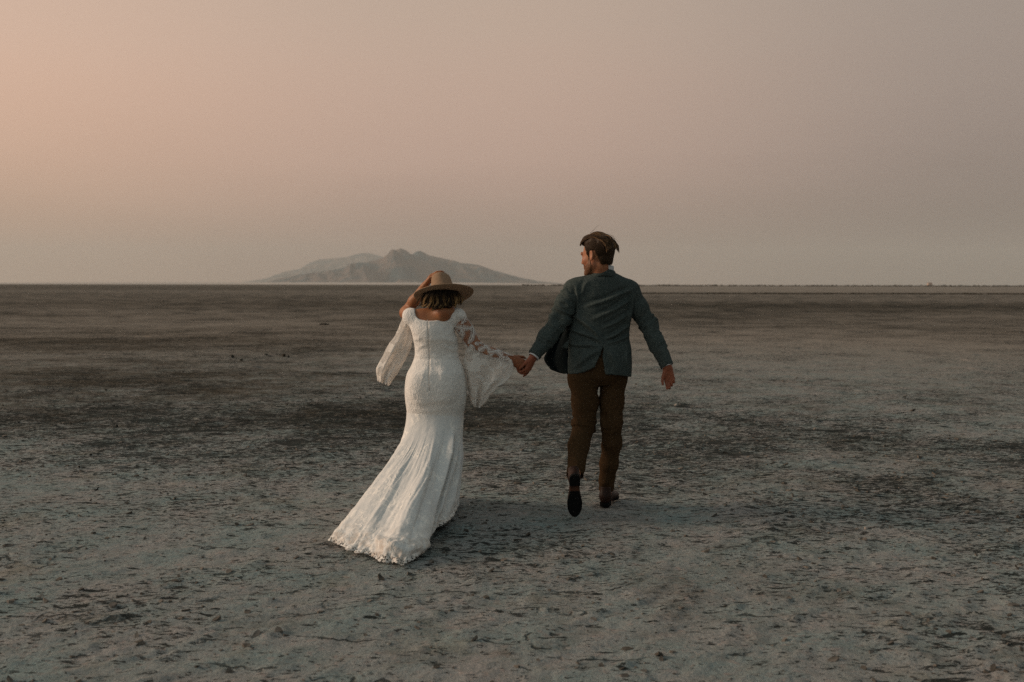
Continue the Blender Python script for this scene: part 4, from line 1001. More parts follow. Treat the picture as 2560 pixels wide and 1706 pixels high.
def man_hair():
    R, c = m_R, m_h; s = 1.045
    q = lambda f, l, u: c + s * (f * R[0] + l * R[1] + u * R[2])
    F = Field(c - 0.22, c + 0.22, 0.0035)
    F.ell(q(-0.018, 0, 0.030), np.array([0.104, 0.0835, 0.100]) * s, 0.0, R)
    F.ell(q(-0.055, 0, -0.030), np.array([0.046, 0.060, 0.060]) * s, 0.02, R)
    x, y, z = F.ax[0][:, None, None], F.ax[1][None, :, None], F.ax[2][None, None, :]
    d = [((x - c[0]) * R[i][0] + (y - c[1]) * R[i][1] + (z - c[2]) * R[i][2]) / s for i in range(3)]
    # hairline: forehead and temples free, short sideburn, ears free, nape cut straight
    hl = np.maximum(d[0] - np.interp(d[2], [-0.06, -0.015, 0.03, 0.07, 0.10, 0.12], [0.018, 0.020, 0.030, 0.046, 0.078, 0.095]),
                    np.interp(d[0], [-0.14, -0.060, -0.050, -0.040, 0.002, 0.005, 0.03], [-0.068, -0.066, -0.010, 0.024, 0.024, -0.014, -0.014]) - d[2])
    F.D = np.maximum(F.D, hl * s).astype(np.float32)
    # swept volume on top
    F.chain([q(0.070, 0.0, 0.094), q(0.042, 0.0, 0.105), q(-0.02, 0.0, 0.110), q(-0.070, 0.0, 0.090), q(-0.096, 0, 0.050)], [0.024, 0.032, 0.034, 0.032, 0.024], 0.02)
    for l in (0.036, -0.036):
        F.chain([q(0.062, l, 0.088), q(0.040, l, 0.096), q(-0.02, l, 0.100), q(-0.070, l, 0.080), q(-0.092, l, 0.042)], [0.020, 0.029, 0.031, 0.029, 0.022], 0.02)
    V, Fc = F.mesh(); N = vnormals(V, Fc)
    lf = np.stack([(V - c) @ R[i] for i in range(3)], 1)
    comb = noise3(lf[:, 1] / 0.006 + 2 * noise3(lf[:, 0] / 0.05, lf[:, 2] / 0.05, lf[:, 1] / 0.03, 3), lf[:, 0] / 0.06, lf[:, 2] / 0.06, 7)
    V = V + N * (0.0028 * comb)[:, None]
    st = np.clip(0.5 + 0.5 * comb, 0, 1); al = np.clip(sstep(0.05, 0.14, lf[:, 2]) * 0.9, 0, 1)
    paths, rad, side_ids = [], [], []
    for i in range(1500):                                 # combed back over the top
        l = rng.normal(0, 0.034); l = max(-0.068, min(0.068, l)); lift = rng.random() * 0.013 - 0.006; en = rng.random()
        pts = [(0.070 + 0.010 * rng.random(), l * 0.9, 0.096 + 0.010 * rng.random()), (0.068, l, 0.112 + lift), (0.025, l * 1.05, 0.132 + lift), (-0.035, l * 1.08 + rng.normal(0, 0.004), 0.138 + lift), (-0.084, l * 1.1, 0.108 + lift), (-0.112 - 0.008 * en, l * 1.05, 0.066 + 0.02 * rng.random() * en)]
        if en > 0.5: pts.append((-0.118 - 0.006 * rng.random(), l, 0.028 + 0.02 * rng.random()))
        k = -(l / 0.068) ** 2 * 0.030
        pts = [q(a, b, u_ + k) for a, b, u_ in pts]; k0 = rng.integers(0, 2)
        p = spline(pts[k0:], 14); paths.append(p); rad.append(np.linspace(0.0012, 0.0005, 14))
    for i in range(36):                                   # wind-blown tips at the back
        l = rng.normal(0, 0.03); a0 = -0.078 - 0.016 * rng.random(); u0 = 0.085 + 0.035 * rng.random()
        p = spline([q(a0 + 0.05, l, u0 + 0.012), q(a0, l, u0), q(a0 - 0.038, l + 0.01, u0 - 0.010 - 0.01 * rng.random()), q(a0 - 0.046 - 0.010 * rng.random(), l + 0.012, u0 - 0.022 - 0.02 * rng.random())], 10)
        paths.append(p); rad.append(np.linspace(0.0010, 0.0004, 10))
    for i in range(2600):                                 # short sides and nape, combed down and back
        sd2 = rng.choice([-1, 1]); f0 = rng.uniform(-0.105, 0.045); u0 = rng.uniform(-0.055, 0.125)
        pp = []
        for k in range(4):
            f = f0 - 0.006 * k; u_ = u0 - 0.0085 * k + 0.001 * rng.normal()
            if u_ > -0.01: g_ = max(0.0, 1 - ((f + 0.018) / 0.106) ** 2 - ((u_ - 0.030) / 0.102) ** 2); l_ = 0.0845 * math.sqrt(g_)
            else: g_ = max(0.0, 1 - ((f + 0.055) / 0.048) ** 2 - ((u_ + 0.030) / 0.066) ** 2); l_ = max(0.0615 * math.sqrt(g_), 0.0845 * math.sqrt(max(0.0, 1 - ((f + 0.018) / 0.106) ** 2 - ((u_ - 0.030) / 0.102) ** 2)))
            pp.append((f, l_, u_))
        if any(p_[1] < 0.004 for p_ in pp): continue
        if any(p_[0] > np.interp(p_[2], [-0.015, 0.03, 0.07, 0.10], [0.020, 0.030, 0.046, 0.078]) or p_[2] < np.interp(p_[0], [-0.14, -0.060, -0.050, -0.040, 0.002, 0.005, 0.03], [-0.071, -0.069, -0.010, 0.022, 0.022, -0.016, -0.016]) for p_ in pp): continue
        side_ids.append(len(paths)); paths.append(spline([q(a, b * sd2 * 1.012, c__) for a, b, c__ in pp], 6)); rad.append(np.linspace(0.0013, 0.0005, 6))
    # one long hair lifted by the wind
    paths.append(spline([P(z6(540, 225), 6.50), P(z6(610, 160), 6.50), P(z6(690, 75), 6.49), P(z6(742, 30), 6.49)], 12)); rad.append(np.linspace(0.0011, 0.0006, 12))
    V2, F2, i2, p2 = tubes(paths, rad, 4)
    cnt = np.array([len(p_) * 4 for p_ in paths]); sm_ = np.zeros(len(paths)); sm_[side_ids] = 1; p2 = np.clip(p2, 0.25, 1) * (1 - 0.72 * np.repeat(sm_, cnt))
    o = mesh_obj('hair', np.concatenate([V, V2]), np.concatenate([Fc, F2 + len(V)]), HAIR_M, man)
    attr(o, 'strand', np.concatenate([st * 0.75, i2])); attr(o, 'along', np.concatenate([al * 0.6, p2]))
    # short beard along the jaw and chin: a skin-close layer over the lower face
    F = Field(c + s * (0.04 * R[0] - 0.05 * R[2]) - 0.16, c + s * (0.04 * R[0] - 0.05 * R[2]) + 0.16, 0.003)
    head_sdf(F, c, R, s)
    F.D -= 0.0028
    x, y, z = F.ax[0][:, None, None], F.ax[1][None, :, None], F.ax[2][None, None, :]
    f_, l_, u_ = [((x - c[0]) * R[i][0] + (y - c[1]) * R[i][1] + (z - c[2]) * R[i][2]) / s for i in range(3)]
    top = np.interp(f_, [-0.01, 0.002, 0.006, 0.020, 0.028, 0.060, 0.078, 0.12], [-0.08, -0.05, -0.012, -0.012, -0.045, -0.062, -0.046, -0.044])
    reg = np.maximum(np.maximum(u_ - top, np.interp(u_, [-0.12, -0.06, 0.0], [0.016, -0.004, 0.003]) - f_), 0.020 - np.hypot((f_ - 0.092) * 1.0, np.hypot(u_ + 0.063, l_ * 0.7)))
    F.D = np.maximum(F.D, reg * s).astype(np.float32)
    V, Fc = F.mesh(); N = vnormals(V, Fc); V = V + N * (0.0012 * noise3(V[:, 0] / 0.006, V[:, 1] / 0.006, V[:, 2] / 0.01, 4))[:, None]
    mesh_obj('beard', V, Fc, BEARD, man)
    p, r = [], []
    for l in (1, -1):
        for k in range(5): p.append(spline([q(0.093, 0.010 * l, 0.022 + 0.002 * k), q(0.095, 0.024 * l, 0.026 + 0.002 * k), q(0.083, 0.044 * l, 0.022 + 0.0015 * k)], 8)); r.append(np.linspace(0.0022, 0.001, 8))
    V, Fc, a_, b_ = tubes(p, r, 5); mesh_obj('eyebrows', V, Fc, BEARD, man)
man_hair()
# ------------------------------------------------------------------ the woman in the lace gown
YW = 6.43
woman = root_empty('person', (-0.44, YW, 0), 'woman in a long white lace gown holding a tan hat on her head', 'person')
WROWS = [(436, 545, 728, 0.050, 6.44), (452, 486, 786, 0.060, 6.44), (472, 420, 838, 0.070, 6.44), (500, 392, 862, 0.080, 6.44), (540, 392, 850, 0.092, 6.44), (580, 412, 820, 0.104, 6.435), (620, 430, 806, 0.115, 6.43), (660, 440, 812, 0.120, 6.43),
         (700, 450, 828, 0.120, 6.43), (740, 460, 836, 0.112, 6.435), (790, 467, 838, 0.104, 6.44), (830, 468, 836, 0.100, 6.44), (865, 463, 843, 0.102, 6.44), (900, 452, 856, 0.110, 6.43), (945, 432, 874, 0.122, 6.42), (1000, 402, 890, 0.140, 6.405),
         (1060, 388, 902, 0.145, 6.405), (1120, 382, 909, 0.148, 6.405), (1180, 383, 910, 0.146, 6.405), (1240, 387, 905, 0.140, 6.41), (1300, 396, 896, 0.132, 6.415), (1350, 404, 886, 0.127, 6.42), (1400, 408, 876, 0.122, 6.42), (1450, 408, 868, 0.120, 6.42)]
w_nb = P(z1(632, 478), 6.45)
w_sl, w_sr = P(z1(438, 520), 6.44), P(z1(826, 512), 6.44)
w_el, w_wl = P(z1(392, 488), 6.70), P(z5(592, 545), 6.555)
w_er, w_wr = P(z1(985, 775), 6.42), P(z8(690, 765), 6.38)
hat_c = P(z5(1072, 800), 6.43)
TILT, ROLL = math.radians(22), math.radians(-4)
_Rx = np.array([[1, 0, 0], [0, math.cos(TILT), math.sin(TILT)], [0, -math.sin(TILT), math.cos(TILT)]])   # top tips forward (+Y)
_Ry = np.array([[math.cos(ROLL), 0, math.sin(ROLL)], [0, 1, 0], [-math.sin(ROLL), 0, math.cos(ROLL)]])
HATM = _Rx @ _Ry
# local z of the hat in the world
w_up = HATM @ np.array([0, 0, 1.0]); w_R = frame(HATM @ np.array([0.10, 1, 0]), w_up)
w_h = hat_c - 0.040 * w_up + 0.006 * w_R[0] + np.array([-0.010, 0, 0])

def woman_body():
    lo = np.array([w_sl[0] - 0.20, 6.05, -0.01]); hi = np.array([w_wr[0] + 0.16, 6.90, 1.62])
    F = Field(lo, hi, 0.0045)
    F.stack(tab(WROWS, z1, YW), 0.02, off=-0.010)
    F.cone(w_nb - [0, 0, 0.03], w_h - 0.08 * w_R[2] - 0.02 * w_R[0], 0.054, 0.049, 0.035)
    head_sdf(F, w_h, w_R, 0.96)
    F.chain([w_sr, 0.5 * (w_sr + w_er), w_er, 0.5 * (w_er + w_wr) + [0, 0, -0.004], w_wr], [0.047, 0.046, 0.041, 0.034, 0.024], 0.025)
    F.chain([w_sl, w_el, 0.55 * w_el + 0.45 * w_wl, w_wl], [0.047, 0.040, 0.035, 0.023], 0.025)
    for l in (-0.085, 0.085):
        F.chain([(-0.475 + l * 0.75, 6.41, 0.78), (-0.475 + l * 0.6, 6.42 + (0.04 if l > 0 else -0.04), 0.45), (-0.52 + l * 0.5, 6.46 + (0.12 if l > 0 else -0.10), 0.10)], [0.072, 0.046, 0.034], 0.03)
        a = np.array([-0.52 + l * 0.5, 6.46 + (0.12 if l > 0 else -0.10), 0.10]); F.chain([a, a + [0, 0.05, -0.055], a + [0, 0.15, -0.075]], [0.036, 0.030, 0.022], 0.02)
    # right hand in the other hand
    global HER_HAND
    HER_HAND = hand_sdf(F, w_wr + np.array([0.004, 0, -0.002]), (0.93, 0.10, -0.36), (-0.15, -0.93, 0.35), 1, 0.93, spread=0.03, tcurl=0.2, per=[(0.75, 0.8, 0.5), (0.75, 0.85, 0.5), (0.75, 0.85, 0.5), (0.8, 0.85, 0.5)])
    # left hand flat on the crown of the hat
    d = P(z5(722, 350), 6.535) - w_wl
    hand_sdf(F, w_wl, d, (-0.92, 0.10, 0.30), 1, 0.92, (0.42, 0.40, 0.30), 0.04, 0.1)
    V, Fc = F.mesh(); V = laplace(V, Fc, 1)
    b = mesh_obj('body', V, Fc, SKIN_W, woman); attr(b, 'ruddy_shade', 0.7 * (1 - sstep(0.05, 0.2, np.linalg.norm(V - w_wr - [0.07, 0, 0], axis=1)))); return b
woman_body()

def neck_cut(px): return np.interp(px, [452, 463, 472, 490, 520, 570, 640, 690, 722, 744, 758, 766], [380, 470, 512, 533, 546, 553, 553, 541, 517, 484, 440, 380])
def woman_dress():
    T = tab(WROWS, z1, YW)
    lo = np.array([w_sl[0] - 0.14, 6.15, 0.40]); hi = np.array([w_sr[0] + 0.16, 6.66, 1.45])
    F = Field(lo, hi, 0.0045); F.stack(T, 0.0)
    F.cone(w_sl, 0.75 * w_sl + 0.25 * w_el, 0.054, 0.052, 0.03); F.cone(w_sr, w_sr + 0.06 * (w_er - w_sr), 0.054, 0.053, 0.03)
    for x_ in (540, 695): F.ell(P(z1(x_, 1120), 6.305), (0.085, 0.05, 0.10), 0.05)            # the seat
    x, y, z = F.ax[0][:, None, None], F.ax[1][None, :, None], F.ax[2][None, None, :]
    px, py = proj(x, 6.36 + 0 * y, z); px = (px - 900) * 3.4083; py = (py - 640) * 3.4083
    bz = P(z1(640, 1408), 6.30)[2]; F.D = np.maximum(F.D, bz - 0.006 * np.abs(np.sin(x * 95)) + 0.05 * (x - w_nb[0]) - z).astype(np.float32)
    F.D = np.maximum(F.D, np.where((px > 430) & (px < 782), (neck_cut(px) - py) / 1320, -1)).astype(np.float32)
    V, Fc = F.mesh(); V = laplace(V, Fc, 2); N = vnormals(V, Fc)
    W = lambda a, b: P(z1(a, b), 6.33)
    segs = [(W(455, 720), W(560, 690), 0.012, 0.003), (W(470, 800), W(570, 760), 0.012, 0.0035), (W(830, 740), W(700, 700), 0.012, 0.003), (W(836, 815), W(690, 770), 0.012, 0.0035), (W(465, 850), W(560, 880), 0.012, 0.003), (W(840, 850), W(720, 880), 0.012, 0.003),
            (W(420, 600), W(500, 700), 0.014, 0.003), (W(805, 600), W(740, 690), 0.014, 0.003), (W(470, 1240), W(800, 1225), 0.018, 0.004), (W(430, 1310), W(840, 1300), 0.016, 0.003), (W(560, 940), W(540, 1060), 0.02, 0.003), (W(690, 940), W(720, 1060), 0.02, 0.003)]
    back = 1 - sstep(6.42, 6.46, V[:, 1])
    d = folds(V, N, segs, back) + 0.0014 * fbm3(V[:, 0] / 0.03, V[:, 1] / 0.03, V[:, 2] / 0.03, 13, 3)
    zx = np.interp(V[:, 2], [W(600, 1140)[2], W(577, 560)[2]], [W(600, 1140)[0], W(577, 560)[0]])
    d -= back * 0.0035 * np.exp(-((V[:, 0] - zx) / 0.0045) ** 2) * (V[:, 2] > W(600, 1140)[2])
    V = V + N * d[:, None]
    o = mesh_obj('dress', V, Fc, LACE, woman)
    # zip fastener down the back
    zs = np.linspace(W(577, 557)[2], W(600, 1140)[2], 60); xs = np.interp(zs, [W(600, 1140)[2], W(577, 560)[2]], [W(600, 1140)[0], W(577, 560)[0]])
    ys = []
    for a, b in zip(xs, zs):
        m = (np.abs(V[:, 0] - a) < 0.008) & (np.abs(V[:, 2] - b) < 0.010); ys.append(V[m, 1].min() if m.any() else ys[-1])
    ys = np.array(ys); p = np.stack([xs, ys + 0.0002, zs], 1)
    ZIP = plain('zip_tape', (0.42, 0.385, 0.35), rough=0.5)
    Vz, Fz, a_, b_ = tubes([p], [0.0012], 5); zo = mesh_obj('zipper', Vz, Fz, ZIP, o)
    F = Field(p[0] - [0.012, 0.012, 0.02], p[0] + [0.012, 0.012, 0.02], 0.0012); F.ell(p[0] + [-0.001, -0.003, 0.002], (0.0035, 0.0025, 0.006), 0); Vq, Fq = F.mesh(); mesh_obj('zip_pull', Vq, Fq, LACE, zo)
    return o
dress = woman_dress()

def woman_skirt():
    nv, nu = 420, 230
    th = np.linspace(0, 2 * np.pi, nv, endpoint=False)
    # top ring, on the seam below the seat
    a, b = P(z1(404, 1378), 6.42), P(z1(880, 1378), 6.42); c_ = (a + b) / 2; rx, ry = (b[0] - a[0]) / 2 + 0.0005, 0.1235
    S0 = np.stack([c_[0] + rx * np.cos(th), 6.42 + ry * np.sin(th), c_[2] + 0.035 + 0 * th], 1)
    gp = lambda x_, y_, z=0.006: G((x_ * D9, y_ * D9), z)
    # the hem where it lies: angle (0 right, 90 away from us, 180 left, 270 towards us) and ground point
    H = [(0, (-0.372, 6.30)), (30, (-0.36, 6.50)), (60, (-0.40, 6.72)), (90, (-0.50, 6.80)), (120, (-0.63, 6.74)), (150, (-0.74, 6.55)), (175, (-0.84, 6.28)), (197, (-0.94, 5.98)),
         (213, gp(772, 1232)[:2]), (222, gp(767, 1250)[:2]), (231, gp(800, 1266)[:2]), (240, gp(828, 1272)[:2]), (249, gp(852, 1277)[:2]), (258, gp(880, 1290)[:2]), (268, gp(910, 1296)[:2]), (278, gp(936, 1296)[:2]), (287, gp(951, 1284)[:2]),
         (296, gp(961, 1260)[:2]), (308, gp(985, 1238)[:2]), (322, gp(1010, 1222)[:2]), (338, gp(1035, 1202)[:2]), (350, gp(1043, 1188)[:2]), (360, (-0.372, 6.30))]
    ha = np.radians([h[0] for h in H]); hx = np.array([h[1][0] for h in H]); hy = np.array([h[1][1] for h in H])
    Hx, Hy = smooth_c(th, ha, hx), smooth_c(th, ha, hy)
    deg = np.degrees(th)
    bump = lambda c0, w: np.exp(-((deg - c0) / w) ** 2)
    Hz = 0.004 + 0.035 * bump(345, 16) + 0.030 * bump(320, 14) + 0.012 * bump(272, 9) + 0.02 * bump(205, 10)
    H3 = np.stack([Hx, Hy, Hz], 1)
    dxy = S0[:, :2] - H3[:, :2]; dist = np.linalg.norm(dxy, axis=1)
    t = np.linspace(0, 1, nu) ** 0.92
    k1 = 0.16 + 0.07 * np.clip(dist, 0, 1.2)
    P1 = S0 + np.stack([-dxy[:, 0] * 0.02, -dxy[:, 1] * 0.02, -k1], 1)
    lift = 0.05 + 0.16 * np.clip(dist, 0, 1.3)
    P2 = H3 + np.stack([dxy[:, 0] * 0.36, dxy[:, 1] * 0.36, lift + 0 * dist], 1)
    tt_ = t[:, None, None]
    V = (1 - tt_) ** 3 * S0 + 3 * (1 - tt_) ** 2 * tt_ * P1 + 3 * (1 - tt_) * tt_ ** 2 * P2 + tt_ ** 3 * H3
    F = grid_faces(nu, nv, True)
    N = vnormals(V.reshape(-1, 3), F).reshape(nu, nv, 3)
    if (N[nu // 2, 0, 0]) < 0: F = F[:, ::-1]; N = -N
    tg = t[:, None]; TH = deg[None, :] + 0 * tg
    # long folds falling from the knees to the hem; a strong one sweeping to the right end of the train
    d = 0 * TH
    fold = lambda c0, c1, w0, w1, a0, s, e: a0 * np.exp(-((TH - (c0 + (c1 - c0) * tg)) / (w0 + (w1 - w0) * tg)) ** 2) * sstep(s, s + 0.25, tg) * (1 - 0.5 * sstep(e, 1.0, tg))
    d += fold(318, 288, 9, 5, 0.050, 0.12, 0.97) - fold(300, 274, 9, 5, 0.020, 0.25, 0.95)
    d += fold(336, 310, 5, 4, 0.028, 0.22, 0.95) - fold(327, 299, 6, 4, 0.040, 0.2, 0.98)
    d += fold(346, 327, 5, 4, 0.018, 0.2, 0.98) - fold(340, 318, 4, 4, 0.018, 0.25, 0.98)
    d += fold(354, 346, 5, 4, 0.012, 0.2, 0.98)
    d += fold(276, 262, 12, 5, 0.018, 0.45, 0.98) - fold(262, 249, 14, 6, 0.010, 0.3, 0.95)
    d += fold(232, 240, 14, 5, 0.010, 0.30, 0.95) + fold(212, 222, 9, 4, 0.009, 0.2, 0.95)
    # small creases running the length of the skirt, wandering and breaking off
    dr = TH + 18 * tg - 3 * noise3(TH / 40, tg * 4, 0 * TH, 61)
    cr_ = noise3(dr / 4.2, tg * 3.2, 0 * TH, 62); d += (0.0030 + 0.004 * sstep(285, 330, TH)) * (1 - 2.2 * np.abs(cr_)) * sstep(0.08, 0.45, tg)
    cr2 = noise3(dr / 1.7, tg * 6.5, 0 * TH, 63); d += 0.0020 * (1 - 2.2 * np.abs(cr2)) * sstep(0.15, 0.5, tg)
    n1 = noise3(np.cos(th)[None, :] * 9 + 0 * tg, np.sin(th)[None, :] * 9 + 0 * tg, tg * 1.7 + 4, 21); d += 0.008 * n1 * sstep(0.05, 0.6, tg)
    n2 = fbm3(V[..., 0] / 0.055, V[..., 1] / 0.075, V[..., 2] / 0.075, 22, 3); d += 0.0075 * n2 * (0.25 + sstep(0.4, 1.0, tg))
    # the crumpled roll of lace along the end of the train
    endm = sstep(0.80, 0.97, tg) * (0.35 + 0.65 * sstep(236, 255, TH) * (1 - sstep(288, 300, TH)))
    d += endm * (0.022 * np.abs(fbm3(V[..., 0] / 0.06, V[..., 1] / 0.06, V[..., 2] / 0.06 + TH * 0.01, 24, 3)) + 0.010 * noise3(V[..., 0] / 0.022, V[..., 1] / 0.022, 0 * TH, 26))
    roll = 1.25 * np.exp(-((tg - 0.92) / 0.034) ** 2) * sstep(240, 256, TH) * (1 - sstep(286, 296, TH)); d += 0.048 * roll * (0.75 + 0.6 * noise3(TH / 7, tg * 9, 0 * TH, 29))
    d += 0.012 * endm * noise3(tg * 34, TH / 16, 0 * TH, 44) * 1.6
    V = V + N * d[..., None]
    # scalloped edge
    ed = sstep(0.955, 1.0, tg) * (0.010 * np.abs(np.sin(np.radians(TH) * 46 + 2.5 * noise3(TH / 14, 0 * TH, 0 * TH, 30))) + 0.022 * noise3(TH / 3.1, tg * 0, 0 * TH, 31) + 0.012 * noise3(TH / 1.1, tg * 0, 0 * TH, 32))
    out = -dxy / np.maximum(dist, 1e-6)[:, None]
    V[..., 0] += ed * out[:, 0][None, :]; V[..., 1] += ed * out[:, 1][None, :]
    V[..., 2] = np.maximum(V[..., 2], 0.001 + 0.010 * (1 - tg) + 0.004 * np.abs(noise3(V[..., 0] / 0.04, V[..., 1] / 0.04, 0 * TH, 33)))
    o = mesh_obj('skirt', V.reshape(-1, 3), F, SKIRT, dress)
    attr(o, 'hem', np.repeat(t, nv)); solidify(o, 0.003, 1.0)
woman_skirt()

def sheet_sleeve(name, left, right, nu, nv, Yc, depth, mat, seed, foldn, tag_=None):
    """flattened hanging sleeve: edges given in the close-up of the dress, front and back layer joined along both edges, open at the end"""
    l = spline(np.array([[*p, 0] for p in left], float), nu)[:, :2]; r = spline(np.array([[*p, 0] for p in right], float), nu)[:, :2]
    V = np.zeros((nu, nv, 3)); ph = np.linspace(0, 2 * np.pi, nv, endpoint=False); w = 0.5 - 0.5 * np.cos(ph)
    for i in range(nu):
        t = i / (nu - 1); Y0 = np.interp(t, np.linspace(0, 1, len(Yc)), Yc); dp_ = np.interp(t, np.linspace(0, 1, len(depth)), depth)
        for j in range(nv):
            p = l[i] * (1 - w[j]) + r[i] * w[j]
            yy = Y0 - dp_ * math.sin(ph[j]) + 0.35 * dp_ * math.sin(w[j] * foldn + seed + t * 2.2) * math.sin(w[j] * math.pi) + 0.018 * math.sin(w[j] * foldn * 1.9 + seed * 2 - t * 3) * t * math.sin(w[j] * math.pi)
            V[i, j] = P(z1(*p), yy)
    F = grid_faces(nu, nv, True); t = np.repeat(np.linspace(0, 1, nu), nv)
    V = V.reshape(-1, 3); N = vnormals(V, F)
    V = V + N * (0.007 * fbm3(V[:, 0] / 0.05, V[:, 1] / 0.05, V[:, 2] / 0.09, seed + 40, 3) * sstep(0.05, 0.3, t))[:, None]
    V[:, 2] -= (0.022 * sstep(0.9, 1.0, t) * np.abs(np.sin(np.tile(ph, nu) * 5.5))) ; V[:, 1] += 0.02 * sstep(0.7, 1, t) * noise3(V[:, 0] / 0.03, V[:, 2] / 0.05, 0 * t, seed + 90)
    o = mesh_obj(name, V, F, mat, dress); attr(o, 'hem', t); solidify(o, 0.0012, 0.0); return o

# left sleeve falls from the raised arm and is blown out to the left
def left_sleeve():
    L = [(392, 462), (372, 500), (352, 556), (318, 630), (290, 690), (250, 745), (222, 800), (190, 860), (160, 920), (142, 960), (140, 1000), (150, 1046)]
    R = [(440, 560), (432, 600), (440, 650), (452, 700), (444, 760), (424, 812), (398, 866), (372, 918), (345, 968), (318, 1012), (285, 1052), (244, 1080)]
    sheet_sleeve('sleeve', L, R, 120, 72, [6.46, 6.50, 6.52, 6.52, 6.50], [0.050, 0.048, 0.052, 0.060, 0.055], SHEER, 1, 9)
left_sleeve()

def right_sleeve():
    # close-fitting lace from shoulder to wrist
    pts = [w_sr + [-0.012, 0, 0.004], 0.5 * (w_sr + w_er), w_er, 0.5 * (w_er + w_wr) + [0, 0, -0.004], w_wr + 0.02 * (w_wr - w_er)]; rs = [0.057, 0.052, 0.047, 0.040, 0.031]
    pp = spline(np.array([[*p, r] for p, r in zip(pts, rs)]), 190); nu, nv = 190, 110
    tg = np.gradient(pp[:, :3], axis=0); tg /= np.linalg.norm(tg, axis=1, keepdims=True)
    a = np.cross(tg, [0, 1, 0]); a /= np.linalg.norm(a, axis=1, keepdims=True); b = np.cross(tg, a)
    ph = np.linspace(0, 2 * np.pi, nv, endpoint=False)
    S = np.concatenate([[0], np.cumsum(np.linalg.norm(pp[1:, :3] - pp[:-1, :3], axis=1))])
    # motifs: curving feathered leaves of corded lace, laid out along (s) and around (v) the arm
    Sg = S[:, None] + 0 * ph[None, :]; Vg = (ph[None, :] - np.pi) * 0.045 + 0 * Sg
    side = np.sign((-b[0]) @ [0, -1, 0])
    lace = np.zeros_like(Sg); cord = np.zeros_like(Sg)
    leaves = []
    r_ = np.random.default_rng(5)
    for row, s0 in enumerate(np.arange(-0.02, 0.60, 0.044)):
        for k in range(4):
            leaves.append((s0 + r_.normal(0, 0.007), -0.108 + 0.072 * k + 0.028 * (row % 2) + r_.normal(0, 0.006), r_.uniform(0.030, 0.044), r_.uniform(0.017, 0.024), r_.choice([-1, 1]) * r_.uniform(0.55, 1.0)))
    for s0, v0, ln, wd, rot in leaves:
        for wrap in (-0.2827, 0, 0.2827):
            x = (Sg - s0) * math.cos(rot) + (Vg - v0 - wrap) * math.sin(rot); y = -(Sg - s0) * math.sin(rot) + (Vg - v0 - wrap) * math.cos(rot)
            y = y - 6.0 * x * x * np.sign(rot)
            prof = wd * np.sqrt(np.clip(1 - (x / ln) ** 2, 0, 1)) * (1 - 0.35 * x / ln)
            ins = np.abs(y) < prof * (0.86 + 0.30 * np.sin(x * 1500 + np.abs(y) * 500))
            core = (np.abs(y) < prof * 0.50) & (np.abs(y) > prof * 0.26) & (np.abs(x) < ln * 0.62)
            lace = np.maximum(lace, ins * 1.0); cord = np.maximum(cord, core * 1.0)
    lace = np.clip(lace - 0.6 * cord, 0, 1)
    ends = 1 - sstep(0.012, 0.03, S)[:, None] * np.ones_like(Sg); lace = np.maximum(lace, 0 * ends)
    rad = pp[:, 3][:, None] + 0.0025 * lace + 0.0015 * noise3(Sg / 0.02, np.cos(ph)[None, :] * 2 + 0 * Sg, np.sin(ph)[None, :] * 2 + 0 * Sg, 3)
    # last few centimetres end in leaf points
    V = pp[:, None, :3] + rad[..., None] * (a[:, None, :] * np.cos(ph)[None, :, None] + b[:, None, :] * np.sin(ph)[None, :, None])
    V[-14:] += (tg[-14:, None, :] * (0.018 * np.linspace(0, 1, 14)[:, None, None] * (np.sin(ph * 5)[None, :, None])))
    o = mesh_obj('sleeve', V.reshape(-1, 3), grid_faces(nu, nv, True), SLEEVE_LACE, dress); attr(o, 'lace', lace.ravel()); attr(o, 'hem', 0 * lace.ravel())
    # bell drape hanging from the forearm
    nu, nv = 90, 80
    top0 = np.array([[918, 735], [985, 800], [1060, 838], [1150, 868], [1230, 880], [1290, 882]], float)
    Lc = np.array([[918, 735], [902, 800], [884, 880], [882, 940], [896, 1010], [912, 1080], [924, 1150], [934, 1205], [945, 1252], [975, 1290]], float)
    Rc = np.array([[1290, 882], [1306, 925], [1300, 985], [1270, 1045], [1225, 1090], [1170, 1118], [1150, 1150], [1108, 1185], [1082, 1238], [1020, 1298]], float)
    c3 = lambda q, n: spline(np.concatenate([q, np.zeros((len(q), 1))], 1), n)[:, :2]
    tp, lc, rc = c3(top0, nu), c3(Lc, nv), c3(Rc, nv)
    grid = np.zeros((2, nv, nu, 3)); tt2 = np.zeros((nv, nu))
    for layer in (0, 1):
        for j in range(nv):
            v = j / (nv - 1)
            for i in range(nu):
                u = i / (nu - 1)
                p = lc[j] * (1 - u) + rc[j] * u + (tp[i] - (tp[0] * (1 - u) + tp[-1] * u)) * (1 - v) ** 1.5
                env = math.sin(min(1, u / 0.12) * math.pi / 2)
                dep = 0.034 + 0.020 * v - 0.03 * v ** 6
                fo = 0.022 * v ** 0.7 * math.sin(u * 13 + 1.2 * math.sin(v * 3) + layer * 1.3) + 0.012 * v * math.sin(u * 23 + layer * 2 + v * 2)
                yy = (w_er[1] * (1 - u) + w_wr[1] * u) + (dep if layer else -dep) * env * (1 - 0.0 * u) + fo
                grid[layer, j, i] = P(z1(*p), yy); tt2[j, i] = max(u, v * v * 0.9)
    g = np.concatenate([grid[0][:, ::-1], grid[1]], 1)          # front from cuff edge to fold, then back to the cuff edge
    hem = np.concatenate([tt2[:, ::-1], tt2], 1)
    V = g.reshape(-1, 3); F = grid_faces(nv, 2 * nu); N = vnormals(V, F)
    V = V + N * (0.006 * fbm3(V[:, 0] / 0.05, V[:, 1] / 0.05, V[:, 2] / 0.07, 77, 3))[:, None]
